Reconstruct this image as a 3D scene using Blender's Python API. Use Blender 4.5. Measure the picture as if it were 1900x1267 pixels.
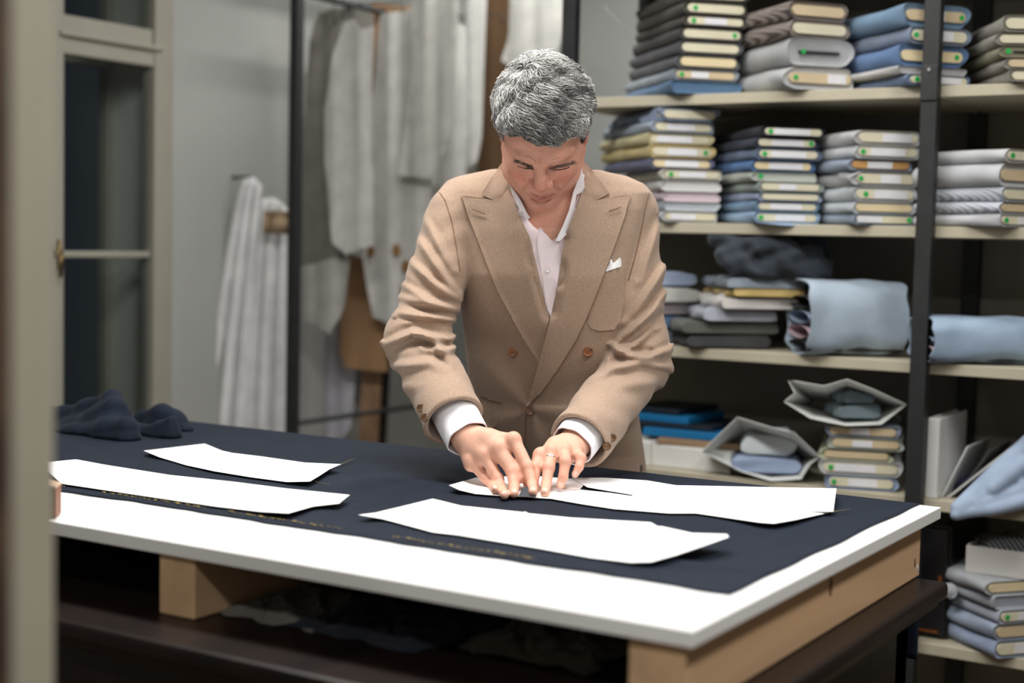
import bpy, bmesh, math, random
import numpy as np
from mathutils import Vector, Matrix
from mathutils.bvhtree import BVHTree
from mathutils.geometry import delaunay_2d_cdt
import openvdb as vdb

random.seed(7); rng = np.random.default_rng(7)
SC = bpy.context.scene
COL = SC.collection
for o in list(bpy.data.objects): bpy.data.objects.remove(o)

# ------------------------------------------------------------------ camera
FPX, YAW, PITCH, ROLL = 2767.4, .55233, .06881, .0224
CAM = np.array([0., 0., 1.33])
_f0 = np.array([-math.sin(YAW), math.cos(YAW), 0]); _r0 = np.array([math.cos(YAW), math.sin(YAW), 0]); _u0 = np.array([0, 0, 1.])
FW = math.cos(PITCH)*_f0 - math.sin(PITCH)*_u0
_u = math.cos(PITCH)*_u0 + math.sin(PITCH)*_f0
RT = math.cos(ROLL)*_r0 + math.sin(ROLL)*_u
UP = -math.sin(ROLL)*_r0 + math.cos(ROLL)*_u
cd = bpy.data.cameras.new('camera'); cam = bpy.data.objects.new('camera', cd); COL.objects.link(cam)
M = Matrix.Identity(4)
for i in range(3):
    M[i][0], M[i][1], M[i][2], M[i][3] = RT[i], UP[i], -FW[i], CAM[i]
cam.matrix_world = M
cd.sensor_width = 36; cd.lens = FPX/1900*36; cd.clip_start = .05; cd.clip_end = 60
cd.dof.use_dof = True; cd.dof.focus_distance = 2.70; cd.dof.aperture_fstop = 2.0
SC.camera = cam

# ------------------------------------------------------------------ light and exposure
wd = bpy.data.worlds.new('world'); SC.world = wd; wd.use_nodes = True
wd.node_tree.nodes['Background'].inputs[0].default_value = (.20, .24, .30, 1)
wd.node_tree.nodes['Background'].inputs[1].default_value = .06
def area(name, loc, sx, sy, power, color=(1, .98, .955), rot=(0, 0, 0)):
    l = bpy.data.lights.new(name, 'AREA'); l.shape = 'RECTANGLE'; l.size = sx; l.size_y = sy; l.energy = power; l.color = color
    o = bpy.data.objects.new(name, l); COL.objects.link(o); o.location = loc; o.rotation_euler = rot
    return o
# strip lamps hang under the ceiling: cutting table and table's end; added fill lamps over aisle, pattern rack, behind the camera
LAMPS = [((-1.55, 2.0, 2.62), 1.5, .30, 44), ((-1.3, 3.02, 2.72), 1.1, .24, 10), ((.15, 2.05, 2.62), .25, 1.3, 28), ((-2.5, 4.2, 2.72), .30, 1.2, 24), ((-.3, -.2, 2.62), 1.3, .25, 34)]
for p, sx, sy, w in LAMPS:
    area('lamp_light', (p[0], p[1], p[2]-.045), sx, sy, w)
cy = SC.cycles; cy.max_bounces = 8; cy.diffuse_bounces = 4; cy.glossy_bounces = 3; cy.transmission_bounces = 5; cy.caustics_reflective = False; cy.caustics_refractive = False; cy.adaptive_threshold = .02
SC.view_settings.view_transform = 'Standard'; SC.view_settings.look = 'None'
SC.view_settings.exposure = .0; SC.view_settings.gamma = 1; SC.view_settings.use_curve_mapping = False

# ------------------------------------------------------------------ back-projection helpers (pixel of the 1900x1267 frame -> a point on a real plane)
def ray(x, y): return FW + (x-950)/FPX*RT - (y-633.5)/FPX*UP
def onz(x, y, z): d = ray(x, y); return CAM + (z-CAM[2])/d[2]*d
def onY(x, y, Y): d = ray(x, y); return CAM + (Y-CAM[1])/d[1]*d
def onX(x, y, X): d = ray(x, y); return CAM + (X-CAM[0])/d[0]*d
def onv(x, y, v): d = ray(x, y); return CAM + v/float(d@_f0)*d            # at horizontal distance v
def onplane(x, y, p, n): d = ray(x, y); return CAM + float((np.array(p)-CAM)@n)/float(d@n)*d
def uvz(x, y, v): p = onv(x, y, v); return np.array([p@_r0, v, p[2]])      # view-aligned frame: right, away, up

# ------------------------------------------------------------------ materials
def srgb(c):
    c = [x/255 for x in c]
    return tuple(x/12.92 if x <= .04045 else ((x+.055)/1.055)**2.4 for x in c)
_M = {}
def mat(name, col, rough=.7, kind=None, scale=40, amt=.08, bump=.0, bscale=None, metal=0, spec=.4, sheen=0, sss=0, trans=0, col2=None, attr=None, alpha=1):
    """procedural material; kind = noise | weave | wood | stripe"""
    key = (name, tuple(col), rough, kind, scale, amt, bump, col2, attr)
    if key in _M: return _M[key]
    m = bpy.data.materials.new(name); m.use_nodes = True; nt = m.node_tree; N = nt.nodes; L = nt.links
    b = N['Principled BSDF']
    b.inputs['Base Color'].default_value = (*col, 1); b.inputs['Roughness'].default_value = rough
    b.inputs['Metallic'].default_value = metal; b.inputs['Specular IOR Level'].default_value = spec
    if sheen: b.inputs['Sheen Weight'].default_value = sheen; b.inputs['Sheen Roughness'].default_value = .45
    if sss: b.inputs['Subsurface Weight'].default_value = sss; b.inputs['Subsurface Radius'].default_value = (.012, .005, .003); b.inputs['Subsurface Scale'].default_value = .6
    if trans: b.inputs['Transmission Weight'].default_value = trans
    tc = N.new('ShaderNodeTexCoord'); src = None
    if kind in ('noise', 'weave', 'wood', 'stripe'):
        if kind == 'noise' or kind == 'weave':
            t = N.new('ShaderNodeTexNoise'); t.inputs['Scale'].default_value = scale; t.inputs['Detail'].default_value = 5; out = t.outputs['Fac']
            L.new(tc.outputs['Object'], t.inputs['Vector'])
        elif kind == 'wood':
            mp = N.new('ShaderNodeMapping'); mp.inputs['Scale'].default_value = (1, .07, 1)
            t = N.new('ShaderNodeTexNoise'); t.inputs['Scale'].default_value = scale; t.inputs['Detail'].default_value = 6; t.inputs['Distortion'].default_value = .6
            L.new(tc.outputs['Object'], mp.inputs[0]); L.new(mp.outputs[0], t.inputs['Vector']); out = t.outputs['Fac']
        else:
            t = N.new('ShaderNodeTexWave'); t.inputs['Scale'].default_value = scale; t.bands_direction = 'DIAGONAL'; out = t.outputs['Fac']
            L.new(tc.outputs['Object'], t.inputs['Vector'])
        r = N.new('ShaderNodeValToRGB'); c2 = col2 or tuple(x*(1-amt*3) for x in col)
        c1 = col if col2 else tuple(min(1, x*(1+amt)) for x in col)
        r.color_ramp.elements[0].position = .3; r.color_ramp.elements[1].position = .72
        r.color_ramp.elements[0].color = (*c2, 1); r.color_ramp.elements[1].color = (*c1, 1)
        L.new(out, r.inputs[0]); src = r.outputs[0]
    if attr:
        a = N.new('ShaderNodeVertexColor'); a.layer_name = attr
        if src is None: src = a.outputs[0]
        else:
            mx = N.new('ShaderNodeMix'); mx.data_type = 'RGBA'; mx.blend_type = 'MULTIPLY'; mx.inputs[0].default_value = 1
            L.new(src, mx.inputs[6]); L.new(a.outputs[0], mx.inputs[7]); src = mx.outputs[2]
    if src is not None: L.new(src, b.inputs['Base Color'])
    if bump:
        h = N.new('ShaderNodeTexNoise'); h.inputs['Scale'].default_value = bscale or scale*4; h.inputs['Detail'].default_value = 4
        L.new(tc.outputs['Object'], h.inputs['Vector'])
        bp = N.new('ShaderNodeBump'); bp.inputs['Strength'].default_value = bump; bp.inputs['Distance'].default_value = .002
        L.new(h.outputs['Fac'], bp.inputs['Height']); L.new(bp.outputs[0], b.inputs['Normal'])
    _M[key] = m
    return m
def fabric(rgb, name='woven_cloth', amt=.06):
    g = sum(rgb)/3; rgb = tuple(int(.94*(c*.8+g*.2)) for c in rgb)
    return mat(name, srgb(rgb), .9, 'noise', 14, amt, .25, 420, spec=.15, sheen=.12)

# ------------------------------------------------------------------ objects
ORG = {}
def tag(o, label=None, cat=None, group=None, kind=None):
    if label: o['label'] = label
    if cat: o['category'] = cat
    if group: o['group'] = group
    if kind: o['kind'] = kind
    return o
def thing(name, label, cat, loc, rotz=0., group=None):
    o = bpy.data.objects.new(name, None); COL.objects.link(o); o.empty_display_size = .05
    o.location = tuple(loc); o.rotation_euler = (0, 0, rotz); ORG[o] = (np.array(loc, float), rotz)
    return tag(o, label, cat, group)
def mk(name, verts, faces, m, parent=None, smooth=False, loc=None, sharp=None, bevel=0):
    """one mesh object from world coordinates"""
    V = np.asarray(verts, float).reshape(-1, 3)
    if parent is not None: o0, rz = ORG[parent]
    else:
        lo, hi = V.min(0), V.max(0)
        o0, rz = (np.array([(lo[0]+hi[0])/2, (lo[1]+hi[1])/2, lo[2]]) if loc is None else np.array(loc, float)), 0.
    W = V - o0
    if rz:
        c, s = math.cos(-rz), math.sin(-rz); W = np.stack([c*W[:, 0]-s*W[:, 1], s*W[:, 0]+c*W[:, 1], W[:, 2]], 1)
    me = bpy.data.meshes.new(name)
    if isinstance(faces, np.ndarray):
        n, k = faces.shape
        me.vertices.add(len(W)); me.vertices.foreach_set('co', W.ravel().astype(np.float32))
        me.loops.add(n*k); me.loops.foreach_set('vertex_index', faces.ravel().astype(np.int32))
        me.polygons.add(n); me.polygons.foreach_set('loop_start', np.arange(n, dtype=np.int32)*k); me.polygons.foreach_set('loop_total', np.full(n, k, np.int32))
        me.update(calc_edges=True)
    else:
        me.from_pydata([tuple(p) for p in W], [], [tuple(f) for f in faces]); me.update()
    if smooth: me.polygons.foreach_set('use_smooth', [True]*len(me.polygons))
    me.materials.append(m)
    o = bpy.data.objects.new(name, me); COL.objects.link(o)
    if parent is not None:
        o.parent = parent; ORG[o] = ORG[parent]
    else:
        o.location = tuple(o0); ORG[o] = (o0, 0.)
    if bevel:
        bv = o.modifiers.new('edge', 'BEVEL'); bv.width = bevel; bv.segments = 2; bv.limit_method = 'ANGLE'
    if sharp: me.set_sharp_from_angle(angle=math.radians(sharp))
    return o
class MB:
    """collects vertices and faces in world coordinates"""
    def __init__(s): s.v = []; s.f = []
    def add(s, V, F):
        k = len(s.v); s.v += [tuple(p) for p in V]; s.f += [tuple(i+k for i in f) for f in F]; return s
    def box(s, lo, hi, rz=0, piv=None):
        x0, y0, z0 = lo; x1, y1, z1 = hi
        V = np.array([(x0,y0,z0),(x1,y0,z0),(x1,y1,z0),(x0,y1,z0),(x0,y0,z1),(x1,y0,z1),(x1,y1,z1),(x0,y1,z1)], float)
        if rz:
            c = np.array(piv if piv is not None else V.mean(0)); cs, sn = math.cos(rz), math.sin(rz); D = V-c
            V = np.stack([c[0]+cs*D[:,0]-sn*D[:,1], c[1]+sn*D[:,0]+cs*D[:,1], V[:,2]], 1)
        return s.add(V, [(0,3,2,1),(4,5,6,7),(0,1,5,4),(1,2,6,5),(2,3,7,6),(3,0,4,7)])
    def tube(s, P, r, n=8, cap=True, rb=None):
        P = np.asarray(P, float); R = np.full(len(P), r) if np.isscalar(r) else np.asarray(r)
        k0 = len(s.v); T = np.gradient(P, axis=0); T /= np.linalg.norm(T, axis=1)[:, None]+1e-12
        a = np.array([0, 0, 1.]) if abs(T[0][2]) < .9 else np.array([1., 0, 0])
        for i in range(len(P)):
            x = np.cross(T[i], a); x /= np.linalg.norm(x)+1e-12; y = np.cross(T[i], x); a = -y if False else a
            for j in range(n):
                t = 2*math.pi*j/n; s.v.append(tuple(P[i]+R[i]*(math.cos(t)*x+math.sin(t)*y)))
        for i in range(len(P)-1):
            for j in range(n):
                s.f.append((k0+i*n+j, k0+(i+1)*n+j, k0+(i+1)*n+(j+1) % n, k0+i*n+(j+1) % n))
        if cap:
            s.f.append(tuple(k0+j for j in range(n))); s.f.append(tuple(k0+(len(P)-1)*n+j for j in reversed(range(n))))
        return s
    def prism(s, poly, dvec):
        """polygon of 3D points extruded by dvec"""
        P = np.asarray(poly, float); n = len(P); Q = P+np.asarray(dvec)
        F = [tuple(range(n)), tuple(reversed(range(n, 2*n)))] + [(i, n+i, n+(i+1) % n, (i+1) % n) for i in range(n)]
        return s.add(np.vstack([P, Q]), F)
    def build(s, name, m, parent=None, **k): return mk(name, np.array(s.v), s.f, m, parent, **k)
def cloth_grid(fn, nu, nv, thick=.0, closed_u=False):
    """grid fn(s,t)->xyz ; returns V,F with thickness"""
    V = [fn(i/(nu-1) if not closed_u else i/nu, j/(nv-1)) for j in range(nv) for i in range(nu)]
    F = []
    for j in range(nv-1):
        for i in range(nu if closed_u else nu-1):
            a = j*nu+i; b = j*nu+(i+1) % nu; F.append((a, b, b+nu, a+nu))
    V = np.array(V, float)
    if thick:
        A = V.reshape(nv, nu, 3); du = np.gradient(A, axis=1); dv = np.gradient(A, axis=0)
        nrm = np.cross(du, dv); nrm /= np.linalg.norm(nrm, axis=2)[..., None]+1e-12
        W = (A - nrm*thick).reshape(-1, 3); k = len(V); V = np.vstack([V, W])
        G = [tuple(reversed([x+k for x in f])) for f in F]
        B = []
        if not closed_u:
            for j in range(nv-1):
                B.append((j*nu, (j+1)*nu, (j+1)*nu+k, j*nu+k)); c = j*nu+nu-1; B.append((c+nu, c, c+k, c+nu+k))
        for i in range(nu if closed_u else nu-1):
            a, b = i, (i+1) % nu; B.append((b, a, a+k, b+k)); a += (nv-1)*nu; b += (nv-1)*nu; B.append((a, b, b+k, a+k))
        F = F+G+B
    return V, F
def smoothnoise(x, y, seed=0):
    return (math.sin(x*1.7+y*2.3+seed)+math.sin(x*3.1-y*1.3+seed*2.1)*.6+math.sin(-x*.9+y*4.1+seed*.7)*.5)/2.1
def sheet(name, poly, plane_p, plane_n, m, parent=None, thick=.0015, wave=0., wl=.12, curl=None, step=None, down=True, seed=0):
    """a flat or gently waved sheet whose outline (pixels) is laid onto a real plane"""
    n = np.array(plane_n, float); n /= np.linalg.norm(n)
    P2 = resample(poly, step or 14)
    V2, F = tri2d(P2, step or 14)
    V = np.array([onplane(x, y, plane_p, n) for x, y in V2])
    if n@(CAM-np.array(plane_p)) < 0: n = -n
    if wave:
        hx = np.cross([0, 0, 1.], n); hx = hx/np.linalg.norm(hx); c = V@hx; zz = V[:, 2]
        d = wave*(np.sin(c*2*math.pi/wl+seed+.8*np.sin(zz*2.1+seed))+.5*np.sin(c*2*math.pi/wl*1.9+zz*3+seed*2))
        V = V + d[:, None]*n
    if curl is not None: V = curl(V, V2)
    return solid(name, V, F, n, thick, m, parent)
def solid(name, V, F, n, thick, m, parent=None, smooth=True):
    k = len(V); W = V - np.asarray(n)*thick
    F = [tuple(f) for f in F]
    a, b, c = (V[i] for i in F[0])
    s = sum(float(np.cross(V[f[1]]-V[f[0]], V[f[2]]-V[f[0]])@(n if np.ndim(n) == 1 else n[f[0]])) for f in F)
    if s < 0: F = [f[::-1] for f in F]
    cnt = {}
    for f in F:
        for i in range(len(f)):
            cnt[(f[i], f[(i+1) % len(f)])] = 1
    B = [(y, x, x+k, y+k) for (x, y) in cnt if (y, x) not in cnt]
    G = [tuple(i+k for i in reversed(f)) for f in F]
    return mk(name, np.vstack([V, W]), F+G+B, m, parent, smooth=smooth, sharp=50)
def resample(poly, step):
    out = []
    P = [np.array(p, float) for p in poly]
    for i in range(len(P)):
        a, b = P[i], P[(i+1) % len(P)]; n = max(1, int(round(np.linalg.norm(b-a)/step)))
        out += [a+(b-a)*k/n for k in range(n)]
    return out
def inpoly(x, y, P):
    c = np.zeros(np.shape(x), bool); n = len(P); j = n-1
    for i in range(n):
        xi, yi = P[i]; xj, yj = P[j]
        t = ((yi > y) != (yj > y)) & (x < (xj-xi)*(y-yi)/((yj-yi)+1e-12)+xi); c ^= t; j = i
    return c
def polydist(x, y, P):
    """signed distance to polygon, negative inside (vectorised)"""
    d = np.full(np.shape(x), 1e9); n = len(P)
    for i in range(n):
        ax, ay = P[i]; bx, by = P[(i+1) % n]; ex, ey = bx-ax, by-ay; L2 = ex*ex+ey*ey+1e-12
        t = np.clip(((x-ax)*ex+(y-ay)*ey)/L2, 0, 1); d = np.minimum(d, np.hypot(x-ax-t*ex, y-ay-t*ey))
    return np.where(inpoly(x, y, P), -d, d)
def tri2d(P2, step):
    """triangulate a polygon given as dense boundary points, with interior grid points"""
    A = np.array(P2); lo, hi = A.min(0), A.max(0)
    gx, gy = np.meshgrid(np.arange(lo[0]+step*.5, hi[0], step), np.arange(lo[1]+step*.5, hi[1], step*.87))
    gx = gx + (np.arange(gx.shape[0]) % 2)[:, None]*step*.5
    gx, gy = gx.ravel(), gy.ravel(); s = polydist(gx, gy, [tuple(p) for p in P2]) < -step*.45
    pts = [Vector((float(p[0]), float(p[1]))) for p in P2] + [Vector((float(a), float(b))) for a, b in zip(gx[s], gy[s])]
    r = delaunay_2d_cdt(pts, [], [list(range(len(P2)))], 1, 1e-6)
    V = np.array([(p[0], p[1]) for p in r[0]]); F = [tuple(f) for f in r[2]]
    if not F: F = [tuple(f) for f in delaunay_2d_cdt(pts, [], [], 0, 1e-6)[2]]
    return V, F

# ------------------------------------------------------------------ signed-distance bodies
def smin(a, b, k):
    h = np.clip(.5+.5*(b-a)/k, 0, 1); return b+(a-b)*h-k*h*(1-h)
def smax(a, b, k): return -smin(-a, -b, k)
def cap(P, a, b, ra, rb):
    a = np.asarray(a, float); ab = np.asarray(b, float)-a; q = P-a; t = np.clip(q@ab/(ab@ab+1e-12), 0, 1)
    return np.linalg.norm(q-t[:, None]*ab, axis=1)-(ra+(rb-ra)*t)
def ell(P, c, r, Rm=None):
    q = P-np.asarray(c); r = np.asarray(r, float)
    if Rm is not None: q = q@Rm
    k0 = np.linalg.norm(q/r, axis=1); k1 = np.linalg.norm(q/(r*r), axis=1)+1e-9
    return k0*(k0-1)/k1
def sdf_mesh(fn, lo, hi, vox, B=16):
    """surface of fn<0 as (verts, quads); only blocks near the surface are sampled"""
    lo = np.array(lo, float); hi = np.array(hi, float); nb = np.ceil((hi-lo)/(vox*B)).astype(int)
    I = np.stack(np.meshgrid(*[np.arange(n) for n in nb], indexing='ij'), -1).reshape(-1, 3)
    C = lo+(I+.5)*vox*B; d = fn(C); R = vox*B*.5*math.sqrt(3)*1.45+.004
    g = vdb.FloatGrid(); g.background = 1.0
    loc = np.stack(np.meshgrid(*[np.arange(B)]*3, indexing='ij'), -1).reshape(-1, 3)
    act = np.where(np.abs(d) < R)[0]; ins = np.where(d <= -R)[0]
    g2 = vdb.FloatGrid(1.0)
    for s in range(0, len(act), 40):
        ch = act[s:s+40]; G = (I[ch][:, None, :]*B+loc[None]).reshape(-1, 3); D = fn(lo+G*vox).astype(np.float32).reshape(len(ch), B, B, B)
        for k, bi in enumerate(ch): g2.copyFromArray(np.ascontiguousarray(D[k]), ijk=tuple(int(x) for x in I[bi]*B))
    neg = np.full((B, B, B), -1., np.float32)
    for bi in ins: g2.copyFromArray(neg, ijk=tuple(int(x) for x in I[bi]*B))
    pts, quads = g2.convertToQuads(0.0)
    V = pts.astype(float)*vox+lo; F = quads.astype(np.int64)
    a, b, c, d4 = (V[F[:, i]] for i in range(4))
    vol = np.einsum('ij,ij->i', a, np.cross(b, c)).sum()+np.einsum('ij,ij->i', a, np.cross(c, d4)).sum()
    if vol < 0: F = F[:, ::-1].copy()
    return V, F
# ------------------------------------------------------------------ the room
WALL = mat('painted_plaster', srgb((166, 168, 164)), .85, 'noise', 3, .02, .15, 60)
CREAM = mat('cream_gloss_paint', srgb((156, 153, 140)), .45, 'noise', 6, .02)
FLOORM = mat('parquet_floor', srgb((92, 70, 50)), .5, 'wood', 9, .1)
CEIL = mat('ceiling_paint', srgb((205, 205, 200)), .9, 'noise', 3, .02)
def struct(o): o['kind'] = 'structure'; return o
X0, X1, Y0, Y1, ZC = -3.5, 2.2, -1.4, 5.4, 3.0
struct(MB().box((X0-.3, Y0-.1, -.08), (X1+.1, Y1+.1, 0)).build('floor', FLOORM))
struct(MB().box((X0-.3, Y0-.1, ZC), (X1+.1, Y1+.1, ZC+.08)).build('ceiling', CEIL))
struct(MB().box((X0-.3, Y1, 0), (X1+.1, Y1+.1, ZC)).build('wall_back', WALL))
struct(MB().box((X1, Y0, 0), (X1+.1, Y1, ZC)).build('wall_right', WALL))
struct(MB().box((X0-.3, Y0-.1, 0), (X1+.1, Y0, ZC)).build('wall_front', WALL))
WY0, WY1, WZ0, WZ1 = 2.40, 3.535, .62, 2.62
struct(MB().box((X0-.3, Y0, 0), (X0, WY0, ZC)).box((X0-.3, WY1, 0), (X0, Y1, ZC)).box((X0-.3, WY0, 0), (X0, WY1, WZ0)).box((X0-.3, WY0, WZ1), (X0, WY1, ZC)).build('wall_left', WALL))
struct(MB().box((X0+.001, WY1+.12, 0), (X0+.018, Y1, .10)).build('baseboard_left', CREAM))
struct(MB().box((X0+.02, Y1-.018, 0), (X1, Y1-.001, .10)).build('baseboard_back', CREAM))
# double casement window in the left wall
W = struct(MB().box((X0-.28, WY1-.012, WZ0), (X0+.0, WY1, WZ1)).box((X0-.28, WY0, WZ0), (X0, WY0+.012, WZ1)).box((X0-.28, WY0, WZ1-.012), (X0, WY1, WZ1)).box((X0-.28, WY0, WZ0), (X0, WY1, WZ0+.012)).build('window_1', mat('pale_reveal_paint', srgb((206, 205, 196)), .6, 'noise', 6, .02)))
def part_box(name, lo, hi, m, parent, bevel=.004): return MB().box(lo, hi).build(name, m, parent, bevel=bevel)
xi = X0+.012
part_box('window_casing', (X0-.03, 3.452, WZ0), (X0+.024, 3.525, WZ1), CREAM, W)
part_box('window_casing', (X0, WY1-.012, WZ0-.02), (X0+.012, WY1+.012, WZ1+.02), CREAM, W)
part_box('casing_head', (X0, WY0-.05, WZ1-.006), (X0+.016, WY1+.05, WZ1+.05), CREAM, W)
part_box('mullion', (X0-.03, 2.975, WZ0), (X0+.024, 3.085, WZ1), CREAM, W)
part_box('window_casing', (X0-.03, WY0+.01, WZ0), (X0+.024, WY0+.09, WZ1), CREAM, W)
for (ya, yb) in ((3.085, 3.452), (2.49, 2.975)):
    part_box('transom', (X0-.03, ya, 1.846), (X0+.02, yb, 1.905), CREAM, W)
    part_box('transom_moulding', (X0-.02, ya-.02, 1.897), (X0+.034, yb+.03, 1.913), CREAM, W)
    part_box('sash_rail', (X0-.03, ya, 1.913), (X0+.016, yb, 1.962), CREAM, W)
    part_box('sash_rail', (X0-.03, ya, WZ0+.01), (X0+.016, yb, WZ0+.09), CREAM, W)
    part_box('sash_rail', (X0-.03, ya, WZ1-.07), (X0+.016, yb, WZ1-.01), CREAM, W)
    part_box('glazing_bar', (X0-.02, ya, 1.243), (X0+.01, yb, 1.263), CREAM, W)
GLASS = bpy.data.materials.new('window_glass'); GLASS.use_nodes = True
_n = GLASS.node_tree.nodes; _l = GLASS.node_tree.links; _n.remove(_n['Principled BSDF'])
_a = _n.new('ShaderNodeBsdfTransparent'); _a.inputs[0].default_value = (.93, .96, .96, 1); _b = _n.new('ShaderNodeBsdfGlossy'); _b.inputs['Roughness'].default_value = .03
_f = _n.new('ShaderNodeFresnel'); _f.inputs[0].default_value = 1.25; _m = _n.new('ShaderNodeMixShader')
_l.new(_f.outputs[0], _m.inputs[0]); _l.new(_a.outputs[0], _m.inputs[1]); _l.new(_b.outputs[0], _m.inputs[2]); _l.new(_m.outputs[0], _n['Material Output'].inputs[0])
for (ya, yb) in ((3.085, 3.452), (2.49, 2.975)):
    for (za, zb) in ((WZ0+.09, 1.243), (1.263, 1.846), (1.962, WZ1-.07)):
        MB().box((X0-.008, ya, za), (X0-.004, yb, zb)).build('pane', GLASS, W)
# outer sashes at the far side of the wall
xo = X0-.26
for (ya, yb) in ((WY1-.036, WY1-.012), (WY0+.012, WY0+.08), (2.93, 3.03)):
    part_box('outer_stile', (xo-.02, ya, WZ0), (xo+.025, yb, WZ1), CREAM, W)
part_box('outer_rail', (xo-.02, WY0, 1.86), (xo+.025, WY1, 1.95), CREAM, W)
part_box('outer_rail', (xo-.02, WY0, WZ0), (xo+.025, WY1, WZ0+.08), CREAM, W)
for (ya, yb) in ((3.03, WY1-.036), (WY0+.08, 2.93)):
    for (za, zb) in ((WZ0+.08, 1.86), (1.95, WZ1)):
        MB().box((xo, ya, za), (xo+.004, yb, zb)).build('pane', GLASS, W)
BRASS = mat('dull_brass', srgb((120, 100, 62)), .4, 'noise', 30, .1, metal=.9)
hp = onX(103, 470, X0+.03)
hb = MB(); hb.tube([hp+[-.02, 0, 0], hp+[.02, 0, 0]], .013, 12); hb.tube([hp+[.018, 0, .0], hp+[.022, 0, -.03], hp+[.02, .0, -.07]], [.010, .008, .006], 10)
hb.tube([hp+[.012, 0, .04], hp+[.012, 0, -.05]], .008, 8)
hb.build('window_handle', BRASS, W, smooth=True)
# the door frame the camera looks past
DARKW = mat('brown_door_edge', srgb((82, 64, 50)), .5, 'wood', 14, .15)
def upright(name, pxa, pxb, v, dep, m, parent=None, prof=True):
    a, b = onv(pxa, 633, v)[:2], onv(pxb, 633, v)[:2]; e = np.array([*_f0[:2]])
    c = onv(pxb-6, 633, v+dep)[:2]                  # the reveal side runs back along the line of sight
    q = [a, b, c, a+e*dep]
    if prof: q = [a, b-(b-a)*.12, b+e*dep*.02, c, a+e*dep]
    return MB().prism([(*p, 0.001) for p in q], (0, 0, ZC-.002)).build(name, m, parent)
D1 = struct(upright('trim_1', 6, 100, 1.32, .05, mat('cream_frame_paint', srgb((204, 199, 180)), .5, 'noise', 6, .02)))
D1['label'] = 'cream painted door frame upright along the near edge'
D2 = struct(upright('door_1', -160, 22, 1.05, .04, DARKW, prof=False))

# ceiling lamps and the added fill lamps: white trough with a bright diffuser
LM = mat('lamp_housing', (.75, .75, .75), .4, 'noise', 5, .01)
EM = bpy.data.materials.new('lamp_diffuser'); EM.use_nodes = True
EM.node_tree.nodes['Principled BSDF'].inputs['Emission Color'].default_value = (1, .97, .93, 1); EM.node_tree.nodes['Principled BSDF'].inputs['Emission Strength'].default_value = 1.0
LBL = ['long white ceiling lamp over the cutting table', 'shorter white fill lamp added between table and shelves', 'white ceiling lamp beyond the right end of the table', 'white fill lamp added above the pattern rack', 'white fill lamp added behind the camera on the doorway side']
for i, (p, sx, sy, w) in enumerate(LAMPS):
    t = thing('ceiling_or_fill_lamp', LBL[i], 'lamp', (p[0], p[1], p[2]-.03))
    MB().box((p[0]-sx/2-.02, p[1]-sy/2-.02, p[2]-.02), (p[0]+sx/2+.02, p[1]+sy/2+.02, p[2]+.03)).build('housing', LM, t, bevel=.006)
    MB().box((p[0]-sx/2, p[1]-sy/2, p[2]-.03), (p[0]+sx/2, p[1]+sy/2, p[2]-.0205)).build('diffuser', EM, t)
    for q in (-.35, .35): MB().tube([(p[0]+q*sx, p[1], p[2]+.03), (p[0]+q*sx, p[1], ZC)], .004, 6).build('suspension_rod', LM, t)

# ------------------------------------------------------------------ the cutting table
ZT = .89
WHITE = mat('white_laminate', srgb((243, 243, 241)), .38, 'noise', 4, .006)
PINE = mat('pine_beam', srgb((216, 178, 138)), .6, 'wood', 16, .07, .05, 80)
PINEE = mat('pine_end_grain', srgb((196, 146, 98)), .7, 'noise', 40, .08)
OAK = mat('dark_stained_oak', srgb((30, 18, 14)), .4, 'wood', 18, .18, .08, 90)
t = thing('cutting_table', 'large white laminate cutting table top on pine beams', 'table', (-1.85, 2.03, .78))
part_box('table_top', (-3.02, 1.53, ZT-.02), (-.693, 2.53, ZT), WHITE, t, .0012)
for i, (xa, xb) in enumerate(((-.782, -.708), (-1.537, -1.468), (-2.4, -2.33))):
    b = part_box('beam', (xa, 1.54 if i else 1.545, .78), (xb, 2.47, ZT-.02), PINE, t, .003)
    if i == 0:
        KN = mat('pine_knot', srgb((120, 76, 44)), .6, 'noise', 60, .2)
        for (yy, zz, r) in ((2.03, .845, .009), (2.44, .808, .005)):
            MB().prism([(xb-.0005, yy+r*.7*math.cos(a*math.pi/6), zz+r*1.6*math.sin(a*math.pi/6)) for a in range(12)], (.0009, 0, 0)).build('knot', KN, b)
# the old dark table underneath
t = thing('dark_table', 'old dark brown wooden table carrying the white cutting board', 'table', (-1.8, 1.95, 0))
dx0, dx1, dy0, dy1 = -2.95, -.655, 1.43, 2.46
tp = MB().box((dx0, dy0, .752), (dx1, dy1, .78)).build('table_top', OAK, t, bevel=.008)
MB().box((dx0+.012, dy0+.012, .738), (dx1-.012, dy1-.012, .753)).build('edge_moulding', OAK, tp, bevel=.006)
for lo, hi in (((dx0+.05, dy0+.05, .655), (dx1-.05, dy0+.075, .738)), ((dx0+.05, dy1-.075, .655), (dx1-.05, dy1-.05, .738)), ((dx1-.075, dy0+.05, .60), (dx1-.05, dy1-.05, .738)), ((dx0+.05, dy0+.05, .6), (dx0+.075, dy1-.05, .738))):
    MB().box(lo, hi).build('apron', OAK, t, bevel=.003)
for x in (dx0+.05, dx1-.12):
    for y in (dy0+.05, dy1-.12):
        MB().box((x, y, 0), (x+.07, y+.07, .738)).build('leg', OAK, t, bevel=.006)
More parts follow.
